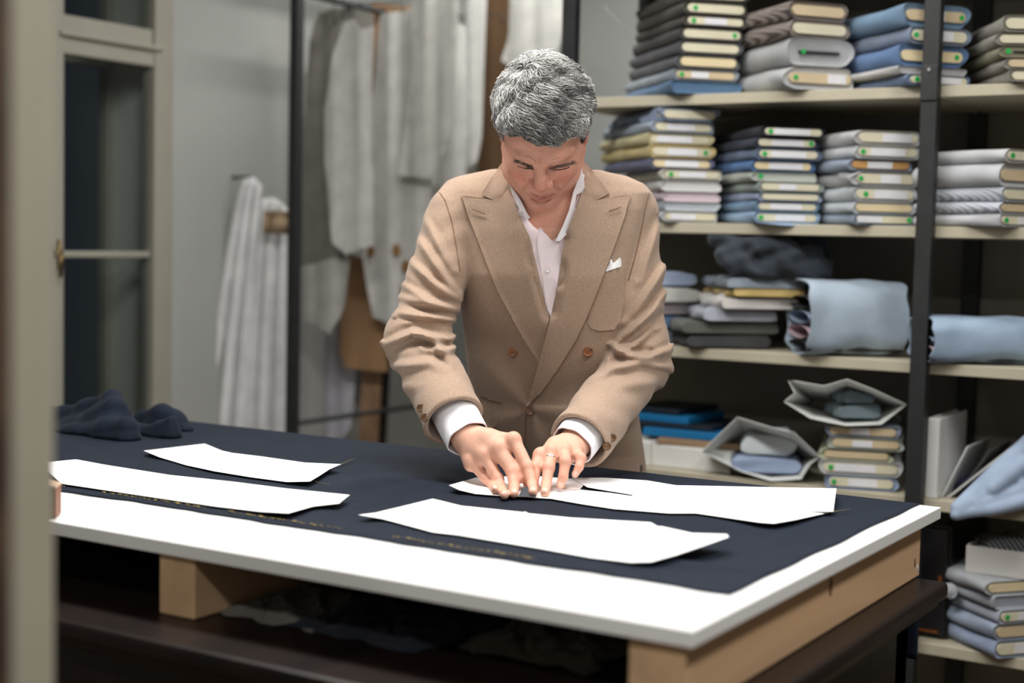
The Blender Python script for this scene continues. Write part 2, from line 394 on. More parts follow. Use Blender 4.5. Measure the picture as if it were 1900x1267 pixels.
# beige drawer unit below
BEI = mat('beige_board', srgb((150, 138, 112)), .6, 'noise', 8, .04)
t = thing('drawer_unit', 'beige low drawer unit standing under the dark table', 'drawer unit', (-2.1, 1.9, 0))
MB().box((-2.6, 1.62, .0), (-1.55, 2.2, .60)).build('body', BEI, t, bevel=.004)
for k, xa in enumerate((-2.585, -2.065)):
    for j in range(3):
        d = MB().box((xa, 1.602, .04+j*.185), (xa+.505, 1.6195, .21+j*.185)).build('drawer', BEI, t, bevel=.004)
        MB().tube([(xa+.2, 1.597, .13+j*.185), (xa+.3, 1.597, .13+j*.185)], .005, 8).build('handle', BRASS, d, smooth=True)

# navy cloth spread over the top and hanging down the far side
NAVY = mat('navy_wool', srgb((20, 30, 45)), .8, 'noise', 26, .1, .3, 900, spec=.2, sheen=.04)
ct = thing('navy_cloth', 'dark navy wool cloth spread across the white cutting table', 'cloth', (-1.85, 2.1, ZT))
CX0, CX1, CY0 = -2.96, -.729, 1.715
def crease(x, y):
    h = .0006*(1+smoothnoise(x*5, y*7, 1))
    for (ax, ay, bx, by, w, k) in ((-1.98, 2.50, -1.62, 2.02, .012, .0022), (-1.78, 2.52, -1.35, 2.2, .010, .0016), (-2.3, 2.2, -1.9, 2.0, .014, .0016), (-1.0, 1.80, -.74, 1.86, .016, .007), (-1.25, 2.52, -1.1, 2.35, .014, .0018)):
        ex, ey = bx-ax, by-ay; L2 = ex*ex+ey*ey; u = ((x-ax)*ex+(y-ay)*ey)/L2; uc = min(1, max(0, u)); d = math.hypot(x-ax-uc*ex, y-ay-uc*ey)
        h += k*math.exp(-(d/w)**2)*(1-.5*abs(2*uc-1))
    return h
flat = 2.533-CY0; hang = .28
def cfn(s, q):
    x = CX0+(CX1-CX0)*s; L = q*(flat+hang); ej = .004*smoothnoise(x*9, 3, 2)+.003*smoothnoise(x*31, 1, 5)
    if L < flat:
        y = CY0+L; k = 1-L/flat; y += ej*max(0, 1-L/.15); xx = x
        if s > .9: xx += (s-.9)/.1*(.0025*smoothnoise(y*12, 2, 4)+.0012*math.sin(y*30))
        return (xx, y, ZT+.0015+crease(x, y))
    e = L-flat; a = min(1, e/.012)*math.pi/2
    wv = .008*math.sin(x*17+math.sin(x*5)*2)*min(1, e/.15)
    return (x, CY0+flat+.008*math.sin(a)+max(0, wv), ZT+.0015-.008*(1-math.cos(a))-max(0, e-.012))
V, F = cloth_grid(cfn, 230, 110, .0012)
mk('cloth_sheet', V, F, NAVY, ct, smooth=True)
# bunched end of the cloth
hp0 = lambda x, y, Y: onY(x, y, Y)
RIDGE = [([(60, 775), (120, 768), (165, 752), (207, 734)], .030, 2.30), ([(207, 734), (222, 760), (236, 795)], .026, 2.28), ([(60, 802), (140, 800), (200, 792), (235, 785)], .030, 2.22),
         ([(238, 792), (265, 772), (300, 762), (326, 775), (345, 797)], .024, 2.40), ([(225, 806), (270, 800), (300, 790), (318, 776)], .018, 2.30), ([(120, 790), (180, 770), (210, 748)], .030, 2.26), ([(280, 770), (310, 778)], .026, 2.44)]
RP = [(hp0(*a, Y), hp0(*b, Y), r) for pts, r, Y in RIDGE for a, b in zip(pts[:-1], pts[1:])]
def heap(P):
    d = np.full(len(P), 9.)
    for a, b, r in RP:
        # each fold is a leaning wall of cloth: a rounded ridge with a body widening towards the table
        ab = b-a; q = P-a; tt = np.clip((q[:, :2]@ab[:2])/(ab[:2]@ab[:2]+1e-9), 0, 1); zr = a[2]+ab[2]*tt-r*.35
        hd = np.linalg.norm(q[:, :2]-tt[:, None]*ab[:2], axis=1); low = np.clip(zr-P[:, 2], 0, None)
        e = np.hypot(hd, np.clip(P[:, 2]-zr, 0, None))-(r*.8+low*.45-3*low*low); d = smin(d, e*.9, .022)
    n = .0016*np.sin(P[:, 0]*24+P[:, 1]*18+2*np.sin(P[:, 1]*12))
    return smax(d+n, ZT+.003-P[:, 2], .003)
allp = np.array([p for a, b, r in RP for p in (a, b)])
lo_ = allp.min(0)-.12; lo_[2] = ZT-.01
V, F = sdf_mesh(heap, lo_, allp.max(0)+.12, .0045)
mk('bunched_fold', V, F, NAVY, ct, smooth=True)
# woven selvage lettering: tiny ochre marks along the near edge
GOLD = mat('ochre_selvage_thread', srgb((168, 146, 84)), .7, 'noise', 50, .2)
mb = MB(); x = -2.1
while x < -1.02:
    w = random.choice((.003, .005, .009)); y = CY0+.020+.004*smoothnoise(x*9, 3, 2)+random.uniform(-.003, .003)
    if smoothnoise(x*13, 0, 3) > -.35: mb.box((x, y, ZT+.0046), (x+w, y+random.choice((.0012, .002, .004)), ZT+.0052), rz=random.uniform(-.4, .4))
    x += w+random.uniform(.0015, .006)
s = mb.build('selvage_marks', GOLD, ct); s['kind'] = 'stuff'

# ------------------------------------------------------------------ paper pattern pieces
PAPER = mat('white_pattern_paper', srgb((250, 250, 250)), .75, 'noise', 5, .006)
def paper(label, poly, base, lifts, name='paper_pattern'):
    P2 = resample(poly, 12); V2, F = tri2d(P2, 14)
    h = np.full(len(V2), base)
    for (lx, ly, H, R) in lifts:
        d = np.hypot(V2[:, 0]-lx, (V2[:, 1]-ly)*2.2); k = np.clip(1-d/R, 0, 1); h += H*k*k*(3-2*k)
    V = np.array([onz(x, y, ZT+hh) for (x, y), hh in zip(V2, h)])
    o = solid(name, V, F, np.array([0, 0, 1.]), .0005, PAPER)
    return tag(o, label, 'paper pattern', 'paper pattern pieces on the navy cloth')
paper('small curved white paper pattern furthest back on the navy cloth', [(267,836),(380,823),(412,836),(430,840),(488,847),(565,858),(633,861),(612,870),(592,883),(575,893),(532,894),(464,885),(397,874),(346,863),(296,848)], .006, [(640, 862, .012, 110), (575, 893, .006, 60), (267, 836, .006, 60)])
paper('long white paper strip with a notched end beside the doorframe', [(80,858),(141,852),(195,862),(316,881),(430,893),(532,906),(649,918),(641,924),(629,934),(582,939),(560,945),(535,952),(481,949),(397,939),(228,914),(114,897),(84,870)], .006, [(649, 920, .010, 90), (535, 952, .007, 90), (85, 860, .012, 70)])
paper('long white paper pattern nearest the front edge with curled right end', [(665,955),(697,951),(742,940),(803,925),(856,938),(970,950),(975,949),(980,952),(1057,960),(1208,969),(1216,974),(1222,977),(1226,976),(1284,989),(1349,991),(1352,996),(1303,1013),(1255,1029),(1208,1042),(1170,1043),(1095,1034),(1000,1017),(848,992),(803,987),(754,974),(708,962)], .006, [(1358, 990, .020, 270), (803, 925, .004, 80), (665, 955, .006, 70)])
paper('white paper pattern under the hands ending in a pointed tip', [(833,900),(882,886),(980,882),(1090,890),(1076,908),(1130,914),(1172,920),(1180,912),(1290,915),(1440,925),(1546,949),(1477,964),(1436,971),(1409,969),(1291,952),(1241,952),(1140,944),(1080,935),(1023,925),(960,921),(920,919),(882,916),(852,909)], .006, [(1440, 972, .006, 120), (833, 900, .008, 60)])
paper('broad white paper pattern reaching to the right beyond the hands', [(1060,886),(1121,886),(1200,891),(1254,900),(1552,906),(1546,949),(1480,948),(1400,940),(1290,930),(1175,918),(1090,904)], .0070, [(1552, 910, .012, 130)])
PENC = mat('grey_pencil', srgb((120, 112, 84)), .5, 'noise', 30, .1)
def rodlet(label, a, b, name='pin', r=.0012):
    mb = MB(); mb.tube([onz(*a), onz(*b)], [r, r*.6], 8); mb.tube([onz(*a)-(onz(*b)-onz(*a))*.05, onz(*a)], r*1.5, 8)
    return tag(mb.build(name, PENC, smooth=True), label, 'pin')
rodlet('thin pin sticking out of the broad pattern beyond its corner', (1535, 951, ZT+.008), (1576, 945, ZT+.009))
rodlet('thin pin at the curled end of the furthest paper pattern', (612, 870, ZT+.007), (659, 850, ZT+.008))
rodlet('tiny pin lying beside the sleeve of the furthest paper', (584, 893, ZT+.0065), (612, 899, ZT+.006), r=.0007)
# small wooden block with a folded paper corner at the left end of the table
BLK = mat('reddish_brown_wood', srgb((150, 92, 60)), .5, 'wood', 30, .12)
c = onz(102, 962, ZT+.0005)
t = thing('wooden_block', 'small reddish brown wooden block standing beside the doorframe', 'block', c)
zt = .062
q = [onz(60, 950, ZT+.0005)[:2], onz(104, 963, ZT+.0005)[:2], onz(114, 953, ZT+.0005)[:2], onz(72, 940, ZT+.0005)[:2]]
MB().prism([(*p, ZT+.0005) for p in q], (0, 0, .045)).build('body', BLK, t, bevel=.003)
CAPM = mat('pale_wood_rim', srgb((205, 172, 146)), .6, 'wood', 30, .06)
MB().prism([(*p, ZT+.0457) for p in q], (0, 0, .004)).build('rim', CAPM, t, bevel=.001)
# ------------------------------------------------------------------ storage shelves
YF, YB = 3.45, 3.90
BLKM = mat('black_steel', srgb((40, 41, 42)), .5, 'noise', 20, .08)
SHELFM = mat('beige_shelf_board', srgb((180, 173, 152)), .55, 'noise', 9, .03)
PANELM = mat('dark_back_panel', srgb((132, 128, 120)), .8, 'noise', 6, .06)
SZ = [1.702, 1.380, 1.064, .745, .405, .08]
t = thing('storage_shelf', 'black steel shelving with beige boards full of cloth bolts', 'shelf', (-1.0, (YF+YB)/2, 0))
XL, XM, XR = -1.955, -1.003, -.05
for x in (XL, XM, XR):
    MB().box((x-.019, YF-.035, 0), (x+.019, YF-.003, 2.35)).build('post', BLKM, t, bevel=.002)
    MB().box((x-.030, YB-.03, 0), (x+.012, YB+.004, 2.35)).build('post', BLKM, t, bevel=.002)
for (a, b) in ((XL-.01, XM-.006), (XM+.006, XR)):
    for z in SZ + [2.05]:
        MB().box((a, YF, z-.026), (b, YB, z)).build('shelf_board', SHELFM, t, bevel=.0015)
    MB().box((a, YB+.006, 0), (b, YB+.014, 2.3)).build('back_panel', PANELM, t)
SPL = MB().box((XM-.0195, YF-.040, 1.665), (XM+.0195, YF-.0355, 1.745)).build('splice_plate', BLKM, t, bevel=.002)
MB().tube([(XM, YF-.0435, 1.735), (XM, YF-.0395, 1.735)], .004, 8).build('bolt', mat('zinc_bolt', (.5, .5, .5), .35, 'noise', 20, .05, metal=1), SPL)
MB().tube([onY(1121, 12, 3.87), onY(1162, 58, 3.60)], .0012, 6).build('brace_wire', BLKM, t)

GREEN = mat('green_sticker', srgb((24, 168, 74)), .6, 'noise', 20, .03)
LABM = mat('white_paper_label', srgb((222, 222, 226)), .7, 'noise', 30, .03)
CORES = [srgb((214, 208, 182)), srgb((222, 205, 166)), srgb((205, 186, 152)), srgb((196, 150, 92))]
def stadium(w, h, n=7):
    r = min(h/2, w/2); P = []
    for c, a0 in ((w/2-r, -math.pi/2), (-(w/2-r), math.pi/2)):
        for k in range(n): a = a0+math.pi*k/(n-1); P.append((c+r*math.cos(a), r*math.sin(a)))
    return P
def bolt(label, cx, wpx, z0, hm, rgb, core=0, lab=None, dot=None, phi=-11, L=.40, Y=None, group=None, tilt=0., pat=None, loose=0, rnd=0, name='fabric_bolt', slit=False, wob=1.):
    Y = Y or YF+.02
    c = onY(cx, 443, Y); dist = float((c-CAM)@FW); w = wpx*dist/FPX
    a = YAW-math.radians(phi)                        # heading of the bolt axis, away from the viewer
    ax = np.array([-math.sin(a), math.cos(a), 0]); sx = np.array([math.cos(a), math.sin(a), 0]); up = np.array([0, 0, 1.])
    h = hm*.985; cen = np.array([c[0], c[1], z0+hm/2])
    t = thing(name, label, 'fabric bolt', (cen[0], cen[1], z0), 0, group)
    m = pat or fabric(rgb)
    # wrapped cloth: rounded tube with soft irregular section
    n = 11; S = stadium(w, h, n); rows = []
    ph = random.uniform(0, 6)
    for i, q in enumerate((0, .02, .12, .35, .6, .85, .98, 1)):
        k = .97 if q in (0, 1) else 1.0
        ring = []
        for j, (x, y) in enumerate(S):
            wv = wob*.0035*math.sin(q*9+ph+j*.6)*(abs(x)/w*2)
            yy = y*k
            if yy > -h*.3: yy -= .0015*wob*math.sin(q*7+ph)*(1 if abs(yy) < h*.45 else .4)
            ring.append(cen+sx*(x*(1-.012*(1-k))+wv)+up*yy+ax*(q*L))
        rows.append(ring)
    V = [p for r in rows for p in r]; N = len(S); F = []
    for i in range(len(rows)-1):
        for j in range(N): F.append((i*N+j, i*N+(j+1) % N, (i+1)*N+(j+1) % N, (i+1)*N+j))
    # end: layered rim going inwards
    k0 = len(V); ci = stadium(w*.93, h*.74, n)
    V += [cen+sx*x+up*y+ax*.006 for x, y in ci]
    for j in range(N): F.append((j, k0+j, k0+(j+1) % N, (j+1) % N))
    F.append(tuple(k0+j for j in reversed(range(N)))); F.append(tuple((len(rows)-1)*N+j for j in range(N)))
    mk('cloth_wrap', V, [tuple(reversed(f)) for f in F], m, t, smooth=True, sharp=45)
    if slit:
        kd = MB().prism([cen+sx*x+up*(y+.0)-ax*.001 for x, y in stadium(w*.62, h*.09, 4)], ax*.006).build('dark_fold', BLKM, t)
    elif core is not None:
        cw, chh = w*.88, min(h*.60, .024)
        cb = MB().prism([cen+sx*x+up*y-ax*.0015 for x, y in stadium(cw, chh, 8)], ax*(L*.98)).build('card_core', mat('card_core', CORES[core], .7, 'noise', 12, .04), t)
        if lab:
            x0, x1 = (lab[0]-.5)*cw, (lab[1]-.5)*cw
            MB().prism([cen+sx*x+up*y-ax*.0022 for x, y in ((x0, -chh*.46), (x1, -chh*.46), (x1, chh*.46), (x0, chh*.46))], ax*.0006).build('label', LABM, cb)
    if dot is not None:
        r = .0062; x = (dot-.5)*w*.88; s = .72
        MB().prism([cen+sx*(x+r*math.cos(k*math.pi/5))+up*r*math.sin(k*math.pi/5)-ax*.0034 for k in range(10)], ax*.0008).build('sticker', GREEN, t)
    if loose:
        # loose tail of cloth slipping off the end
        def tail(s, q):
            x = (s-.5)*w*.9; return cen+sx*x+up*(-h*.5+.001-.006*q*math.sin(s*math.pi))-ax*(q*loose*math.sin(math.pi*(.15+.7*s)))+up*(.0)
        Vt, Ft = cloth_grid(tail, 12, 4, .002)
        mk('loose_tail', Vt, Ft, m, t, smooth=True)
    return t
ORD = ['first', 'second', 'third', 'fourth', 'fifth', 'sixth', 'seventh', 'eighth', 'ninth', 'tenth']
def stack(where, shelf_z, items, xref, yb=None):
    """items bottom to top: (x0,x1,thickness px, colour word, rgb, core, label, dot, extra)"""
    z = shelf_z+.0008; n = len(items)
    for i, it in enumerate(items):
        x0, x1, th, word, rgb, core, lab, dot = it[:8]; ex = it[8] if len(it) > 8 else {}
        c = onY((x0+x1)/2, 443, YF+.02); k = float((c-CAM)@FW)/FPX
        pos = 'bottom' if i == 0 else 'top' if i == n-1 else ORD[i]+' from bottom'
        bolt(f'{word} cloth bolt, {pos}, {where}', (x0+x1)/2, x1-x0, z, th*k, rgb, core, lab, dot, group='cloth bolts '+where, **ex)
        z += th*k
    return z
def patterned(name, c1, c2, sc):
    return mat(name, srgb(c1), .9, 'stripe', sc, .1, .3, 300, col2=srgb(c2), spec=.15)
TWEED = patterned('herringbone_tweed', (150, 142, 136), (88, 80, 78), 60)
PIN = patterned('pinstripe_shirting', (196, 200, 206), (150, 156, 166), 60)
FL = dict(phi=-11)
stack('in leftmost stack on top shelf', SZ[0], [
 (1232,1372,24,'mid blue folded',(86,124,164),None,None,None,dict(phi=-14,L=.38)),
 (1236,1364,21,'pale blue grey',(150,162,176),2,(.25,.55),.08,dict(phi=-14,L=.38)),
 (1243,1366,26,'slate grey',(96,98,104),1,None,None,dict(phi=-14,L=.38)),
 (1245,1370,25,'dark slate',(92,92,98),0,None,None,dict(phi=-14,L=.38)),
 (1247,1372,25,'charcoal grey',(76,74,72),0,None,.9,dict(phi=-14,L=.38)),
 (1254,1376,21,'grey brown',(82,78,74),0,(.3,.7),.1,dict(phi=-14,L=.38)),
 (1253,1378,25,'dark taupe',(84,80,74),0,None,.13,dict(phi=-14,L=.38)),
 (1256,1380,26,'taupe grey',(88,84,78),0,None,None,dict(phi=-14,L=.38))], 1300)
stack('in the tweed stack on top shelf', SZ[0], [
 (1440,1582,43,'pale grey white',(190,192,194),2,(.62,.92),.1,dict(phi=-16,L=.36,wob=2)),
 (1440,1576,52,'thick light grey',(178,180,182),None,None,.22,dict(phi=-16,L=.36,slit=True,wob=1.5)),
 (1444,1570,32,'brown herringbone tweed',(140,130,124),0,None,None,dict(phi=-20,L=.34,pat=TWEED)),
 (1442,1566,34,'grey herringbone tweed',(150,142,136),2,None,None,dict(phi=-20,L=.34,pat=TWEED))], 1500)
stack('in the blue stack left of the post', SZ[0], [
 (1664,1796,21,'cornflower blue',(118,142,182),0,(.45,.9),.1,dict(phi=-16,L=.32)),
 (1645,1790,14,'thin white',(200,198,198),None,None,None,dict(phi=-18,L=.30)),
 (1645,1786,40,'thick denim blue',(92,126,176),1,None,.9,dict(phi=-14,L=.32,wob=2)),
 (1664,1792,32,'grey blue',(124,140,166),0,(.22,.75),.06,dict(phi=-16,L=.32)),
 (1650,1790,42,'thick steel blue',(112,146,180),2,(.4,.65),.93,dict(phi=-17,L=.33,wob=2))], 1700)
stack('in the olive stack right of the post', SZ[0], [
 (1858,1990,24,'light taupe',(150,146,134),0,(.35,.8),None,dict(phi=2,L=.34,loose=.03)),
 (1850,1980,22,'warm grey',(152,147,138),2,(.4,.8),None,dict(phi=2,L=.34)),
 (1840,1975,22,'olive beige',(150,146,118),None,None,.06,dict(phi=2,L=.34,slit=True)),
 (1832,1966,24,'stone grey',(156,152,142),0,(.4,.85),None,dict(phi=2,L=.34)),
 (1842,1970,32,'grey beige',(150,146,134),0,None,None,dict(phi=2,L=.34))], 1900)
stack('in the stack behind the shoulder', SZ[1], [
 (1226,1334,21,'off white',(205,208,210),0,(.1,.6),None,dict(L=.36)),
 (1226,1336,17,'pale ice blue',(196,204,212),None,None,None,dict(L=.36)),
 (1226,1336,19,'faded pink',(216,196,204),None,None,None,dict(L=.36)),
 (1222,1338,21,'chalk white',(214,214,212),None,None,None,dict(L=.36)),
 (1222,1340,20,'ivory',(212,210,198),0,(.25,.75),.1,dict(L=.36)),
 (1198,1324,20,'indigo blue',(106,110,146),1,(.2,.8),None,dict(L=.36,phi=-15)),
 (1196,1326,24,'straw yellow',(218,196,130),0,(.25,.75),.9,dict(L=.38,phi=-15)),
 (1192,1322,22,'pale yellow',(214,202,150),0,(.1,.7),None,dict(L=.38,phi=-15)),
 (1200,1324,22,'light blue grey',(158,174,192),0,(.2,.7),None,dict(L=.38,phi=-16)),
 (1216,1330,24,'soft blue',(150,168,200),0,None,None,dict(L=.38,phi=-16,wob=3))], 1270)
z = stack('in the blue green stack on second shelf', SZ[1], [
 (1394,1524,22,'sky blue',(148,182,220),0,(.3,.8),.05,dict(L=.36,loose=.035)),
 (1396,1522,19,'azure',(120,158,196),0,(.2,.75),None,dict(L=.36)),
 (1402,1526,17,'periwinkle',(150,166,196),0,None,None,dict(L=.36)),
 (1400,1527,20,'grey green',(146,160,152),0,(.3,.6),None,dict(L=.36)),
 (1388,1516,18,'pale sage',(190,196,186),None,None,.08,dict(L=.36)),
 (1386,1510,21,'royal blue',(72,116,176),1,(.25,.85),None,dict(L=.36)),
 (1394,1522,22,'slate blue',(96,116,148),0,(.2,.8),.08,dict(L=.36)),
 (1392,1516,20,'dark navy blue',(46,54,76),0,(.22,.8),.93,dict(L=.36)),
 (1403,1528,20,'black navy',(30,34,48),0,(.15,.8),.09,dict(L=.36))], 1450)
stack('in the white stack left of the post', SZ[1], [
 (1578,1702,21,'greyish blue',(140,156,178),0,(.0,.45),.94,dict(L=.34)),
 (1576,1700,22,'blue white',(190,200,208),1,None,None,dict(L=.34)),
 (1576,1702,28,'pale bluish white',(196,204,210),0,(.3,.9),.15,dict(L=.34)),
 (1576,1704,29,'creased light grey',(186,188,190),0,(.4,.75),.05,dict(L=.34,wob=3)),
 (1566,1692,22,'dusty blue',(150,166,190),3,(.26,.7),None,dict(L=.34)),
 (1576,1706,25,'white with blue',(196,200,204),0,(.2,.8),.07,dict(L=.34)),
 (1576,1706,28,'light silver grey',(196,196,198),0,(.4,.9),None,dict(L=.34))], 1640)
stack('in the striped stack right of the post', SZ[1], [
 (1832,1975,24,'white',(204,206,210),0,(.3,.9),.06,dict(phi=-30,L=.26)),
 (1830,1975,22,'pinstriped white',(200,204,208),2,None,None,dict(phi=-30,L=.26,pat=PIN)),
 (1834,1978,27,'finely striped grey',(190,194,200),0,None,None,dict(phi=-30,L=.26,pat=PIN)),
 (1824,1980,44,'thick checked white',(192,194,198),2,None,None,dict(phi=-30,L=.26)),
 (1836,1985,26,'plain pale grey',(198,200,202),0,(.3,.95),.07,dict(phi=-30,L=.26))], 1900)
stack('in the low stack right of the table', SZ[4], [
 (1866,2010,34,'creased denim blue',(150,168,200),0,(.3,.7),None,dict(phi=-19,L=.27)),
 (1864,2010,32,'soft steel blue',(158,174,200),2,None,None,dict(phi=-19,L=.27)),
 (1872,2010,26,'lavender grey',(168,174,190),0,(.3,.8),.1,dict(phi=-19,L=.27)),
 (1862,2000,26,'light grey blue',(170,176,188),None,None,None,dict(phi=-19,L=.27)),
 (1846,1990,26,'pale grey cloth',(176,180,186),1,None,None,dict(phi=-19,L=.27))], 1930)
zL = stack('in the stack below the open paper bag', SZ[3], [
 (1548,1682,27,'light blue',(150,174,214),0,(.3,.75),.08,dict(phi=14,L=.34)),
 (1536,1690,27,'thick white',(208,210,212),0,(.15,.7),.1,dict(phi=14,L=.34)),
 (1538,1670,22,'pale olive green',(190,196,160),2,None,None,dict(phi=14,L=.34,wob=2)),
 (1552,1690,23,'mint grey',(176,188,178),2,(.3,.6),None,dict(phi=14,L=.34)),
 (1546,1684,23,'bluish grey',(150,164,190),2,(.3,.6),None,dict(phi=14,L=.34))], 1610)

# ---------------- soft piles
def soft(name, label, cat, cx, y0, y1, x0, x1, z0, rgb, dep=.30, Y=None, phi=-8, wav=.006, seed=1, group=None, m=None, sag=.0):
    """one folded cloth: a soft slab with rounded wavy edges; pixel width x0..x1, thickness from pixel rows y0..y1"""
    Y = Y or YF+.03
    c = onY((x0+x1)/2, 443, Y); k = float((c-CAM)@FW)/FPX; w = (x1-x0)*k; h = (y1-y0)*k
    a = YAW-math.radians(phi); ax = np.array([-math.sin(a), math.cos(a), 0]); sx = np.array([math.cos(a), math.sin(a), 0])
    S = stadium(w, h, 9); N = len(S); V = []; F = []; Q = np.linspace(0, 1, 12)
    for i, q in enumerate(Q):
        e = 1-.25*max(0, (abs(2*q-1)-.75)/.25)**2
        for j, (x, y) in enumerate(S):
            nz = wav*smoothnoise(x*38+seed, q*7+y*30, seed); nb = max(0., sag*(2*abs(x)/w)**2)
            yy = max(-h/2, y*e+(nz if y > -h*.2 else nz*.15)-(nb if y > -h*.2 else 0))
            V.append(np.array([c[0], c[1], z0+h/2])+sx*(x*(.97+.03*e)+nz*.8)+ax*(q*dep+nz)+np.array([0, 0, yy]))
    for i in range(len(Q)-1):
        for j in range(N): F.append((i*N+(j+1) % N, i*N+j, (i+1)*N+j, (i+1)*N+(j+1) % N))
    F.append(tuple(range(N))); F.append(tuple((len(Q)-1)*N+j for j in reversed(range(N))))
    o = mk(name, V, F, m or fabric(rgb), None, smooth=True, sharp=60)
    return tag(o, label, cat, group), z0+h
zz = SZ[2]+.0008
G3 = 'folded cloths on the third shelf'
def pile(lst, z0):
    z = z0
    for (lb, x0, x1, th, rgb, ex) in lst:
        _, z = soft('folded_cloth', lb, 'cloth', 0, 0, th, x0, x1, z, rgb, group=G3, seed=len(lb), **ex); z += .0004
    return z
zp = pile([('dark grey folded cloth at the bottom of the mixed pile', 1280, 1440, 26, (74, 76, 78), dict(dep=.3)),
           ('olive grey folded cloth low in the mixed pile', 1268, 1456, 24, (104, 106, 100), dict(dep=.3)),
           ('pale lilac grey cloth in the middle of the mixed pile', 1310, 1452, 24, (172, 178, 192), dict(dep=.28, wav=.009)),
           ('cream white folded cloth under the yellow one', 1338, 1490, 24, (226, 222, 216), dict(dep=.28, wav=.008)),
           ('ochre yellow folded cloth under the dark bundle', 1360, 1500, 15, (212, 180, 104), dict(dep=.27, wav=.008)),
           ('blue grey folded cloth just under the dark bundle', 1350, 1502, 20, (140, 152, 166), dict(dep=.26, wav=.008))], zz)
zq = pile([('striped grey cloth lowest behind the sleeve', 1180, 1292, 28, (132, 140, 156), dict(dep=.26, phi=-36, Y=YF+.05)),
           ('mid blue folded cloth behind the sleeve', 1180, 1296, 26, (104, 142, 190), dict(dep=.26, phi=-36, Y=YF+.05)),
           ('pinkish grey folded cloth behind the sleeve', 1182, 1300, 22, (196, 184, 188), dict(dep=.26, phi=-36, Y=YF+.05)),
           ('ivory folded cloth with a rounded end behind the sleeve', 1190, 1322, 30, (222, 220, 212), dict(dep=.26, phi=-36, Y=YF+.05)),
           ('light blue folded cloth on top behind the sleeve', 1176, 1314, 28, (168, 188, 222), dict(dep=.26, phi=-36, Y=YF+.05))], zz)
# dark crumpled bundle lying on the mixed pile
DKC = mat('charcoal_suiting', srgb((58, 64, 72)), .85, 'noise', 18, .1, .3, 500, sheen=.2, spec=.15)
bc = onY(1432, 500, YF+.13); bz = zp
def bundle(P):
    c = np.array([bc[0], bc[1], bz]); q = P-c
    u = q@np.array([math.cos(YAW), math.sin(YAW), 0]); v = q@np.array([-math.sin(YAW), math.cos(YAW), 0]); w = q[:, 2]
    Q = np.stack([u, v, w], 1)
    d = ell(Q, (0, .02, .062), (.145, .13, .062))
    for a, b, r in (((-.14, -.06, .10), (.0, -.10, .035), .03), ((-.13, -.09, .05), (-.05, -.10, .02), .028), ((-.05, -.11, .085), (.09, -.10, .06), .026), ((.02, -.11, .04), (.12, -.08, .03), .03), ((.1, -.04, .11), (.13, .06, .02), .035), ((-.08, -.03, .125), (.08, 0, .125), .03), ((-.10, -.10, .02), (.1, -.1, .015), .018)):
        d = smin(d, cap(Q, a, b, r, r*.8), .018)
    d = d+.006*np.sin(u*60+2*np.sin(w*50))*np.sin(w*70+v*40)+.003*np.sin(u*130+w*90)
    return smax(smax(d, -w, .004), w-(SZ[1]-.029-bz), .006)
V, F = sdf_mesh(bundle, (bc[0]-.25, bc[1]-.25, bz-.01), (bc[0]+.25, bc[1]+.3, bz+.22), .005)
tag(mk('cloth_bundle', V, F, DKC, smooth=True), 'dark charcoal crumpled cloth bundle lying on the mixed pile', 'cloth')
# big pale blue wrapped roll and a second one in the next bay
PB = fabric((168, 190, 210))
def wrap_roll(label, x0, x1, hpx, rgb, phi, L, Y, inner=True, flat=1.0):
    c = onY((x0+x1)/2, 443, Y); k = float((c-CAM)@FW)/FPX; h = hpx*k; w = (x1-x0)*k
    z0 = SZ[2]+.001; sx = np.array([math.cos(YAW+phi), math.sin(YAW+phi), 0]); ax = np.array([-math.sin(YAW+phi), math.cos(YAW+phi), 0])
    t = thing('cloth_roll', label, 'cloth roll', (c[0], c[1], z0))
    D = L
    def fn(s, q):                                    # q along the width, s around the section
        a = 2*math.pi*s; n = 3.4
        ca, sa = math.cos(a), math.sin(a)
        yy = D/2*math.copysign(abs(ca)**(2/n), ca); z = h/2*math.copysign(abs(sa)**(2/n), sa)
        wv = .005*smoothnoise(q*6, s*9, 2)
        return np.array([c[0], c[1], z0+h/2])+sx*((q-.5)*w+.004*math.sin(s*40)*(1 if q in (0, 1) else 0))+ax*(D/2+yy+wv)+np.array([0, 0, max(-h/2, z+wv*.6)])
    V, F = cloth_grid(fn, 48, 14, .003, closed_u=True)
    mk('outer_cloth', V, F, fabric(rgb), t, smooth=True, sharp=60)
    cols = [(60, 60, 66), (206, 176, 186), (150, 170, 200), (44, 44, 50)]
    for j, cc in enumerate(cols if inner else cols[:1]):
        zz = -h*.40+h*.2*j
        V, F = cloth_grid(lambda s, q: np.array([c[0], c[1], z0+h/2+zz])+sx*((q-.5)*w*.985)+ax*(D/2+D*.42*math.cos(2*math.pi*s)+.004*smoothnoise(q*8, s*5, j))+np.array([0, 0, h*.085*math.sin(2*math.pi*s)]), 20, 10, 0, closed_u=True)
        mk('inner_cloth', V, F, fabric(cc), t, smooth=True)
    return t
wrap_roll('big pale blue cloth wrap standing left of the front post', 1506, 1694, 142, (170, 190, 208), .10, .20, YF+.015)
wrap_roll('flat light blue cloth roll right of the front post', 1738, 1990, 88, (156, 182, 212), .06, .18, YF+.03)
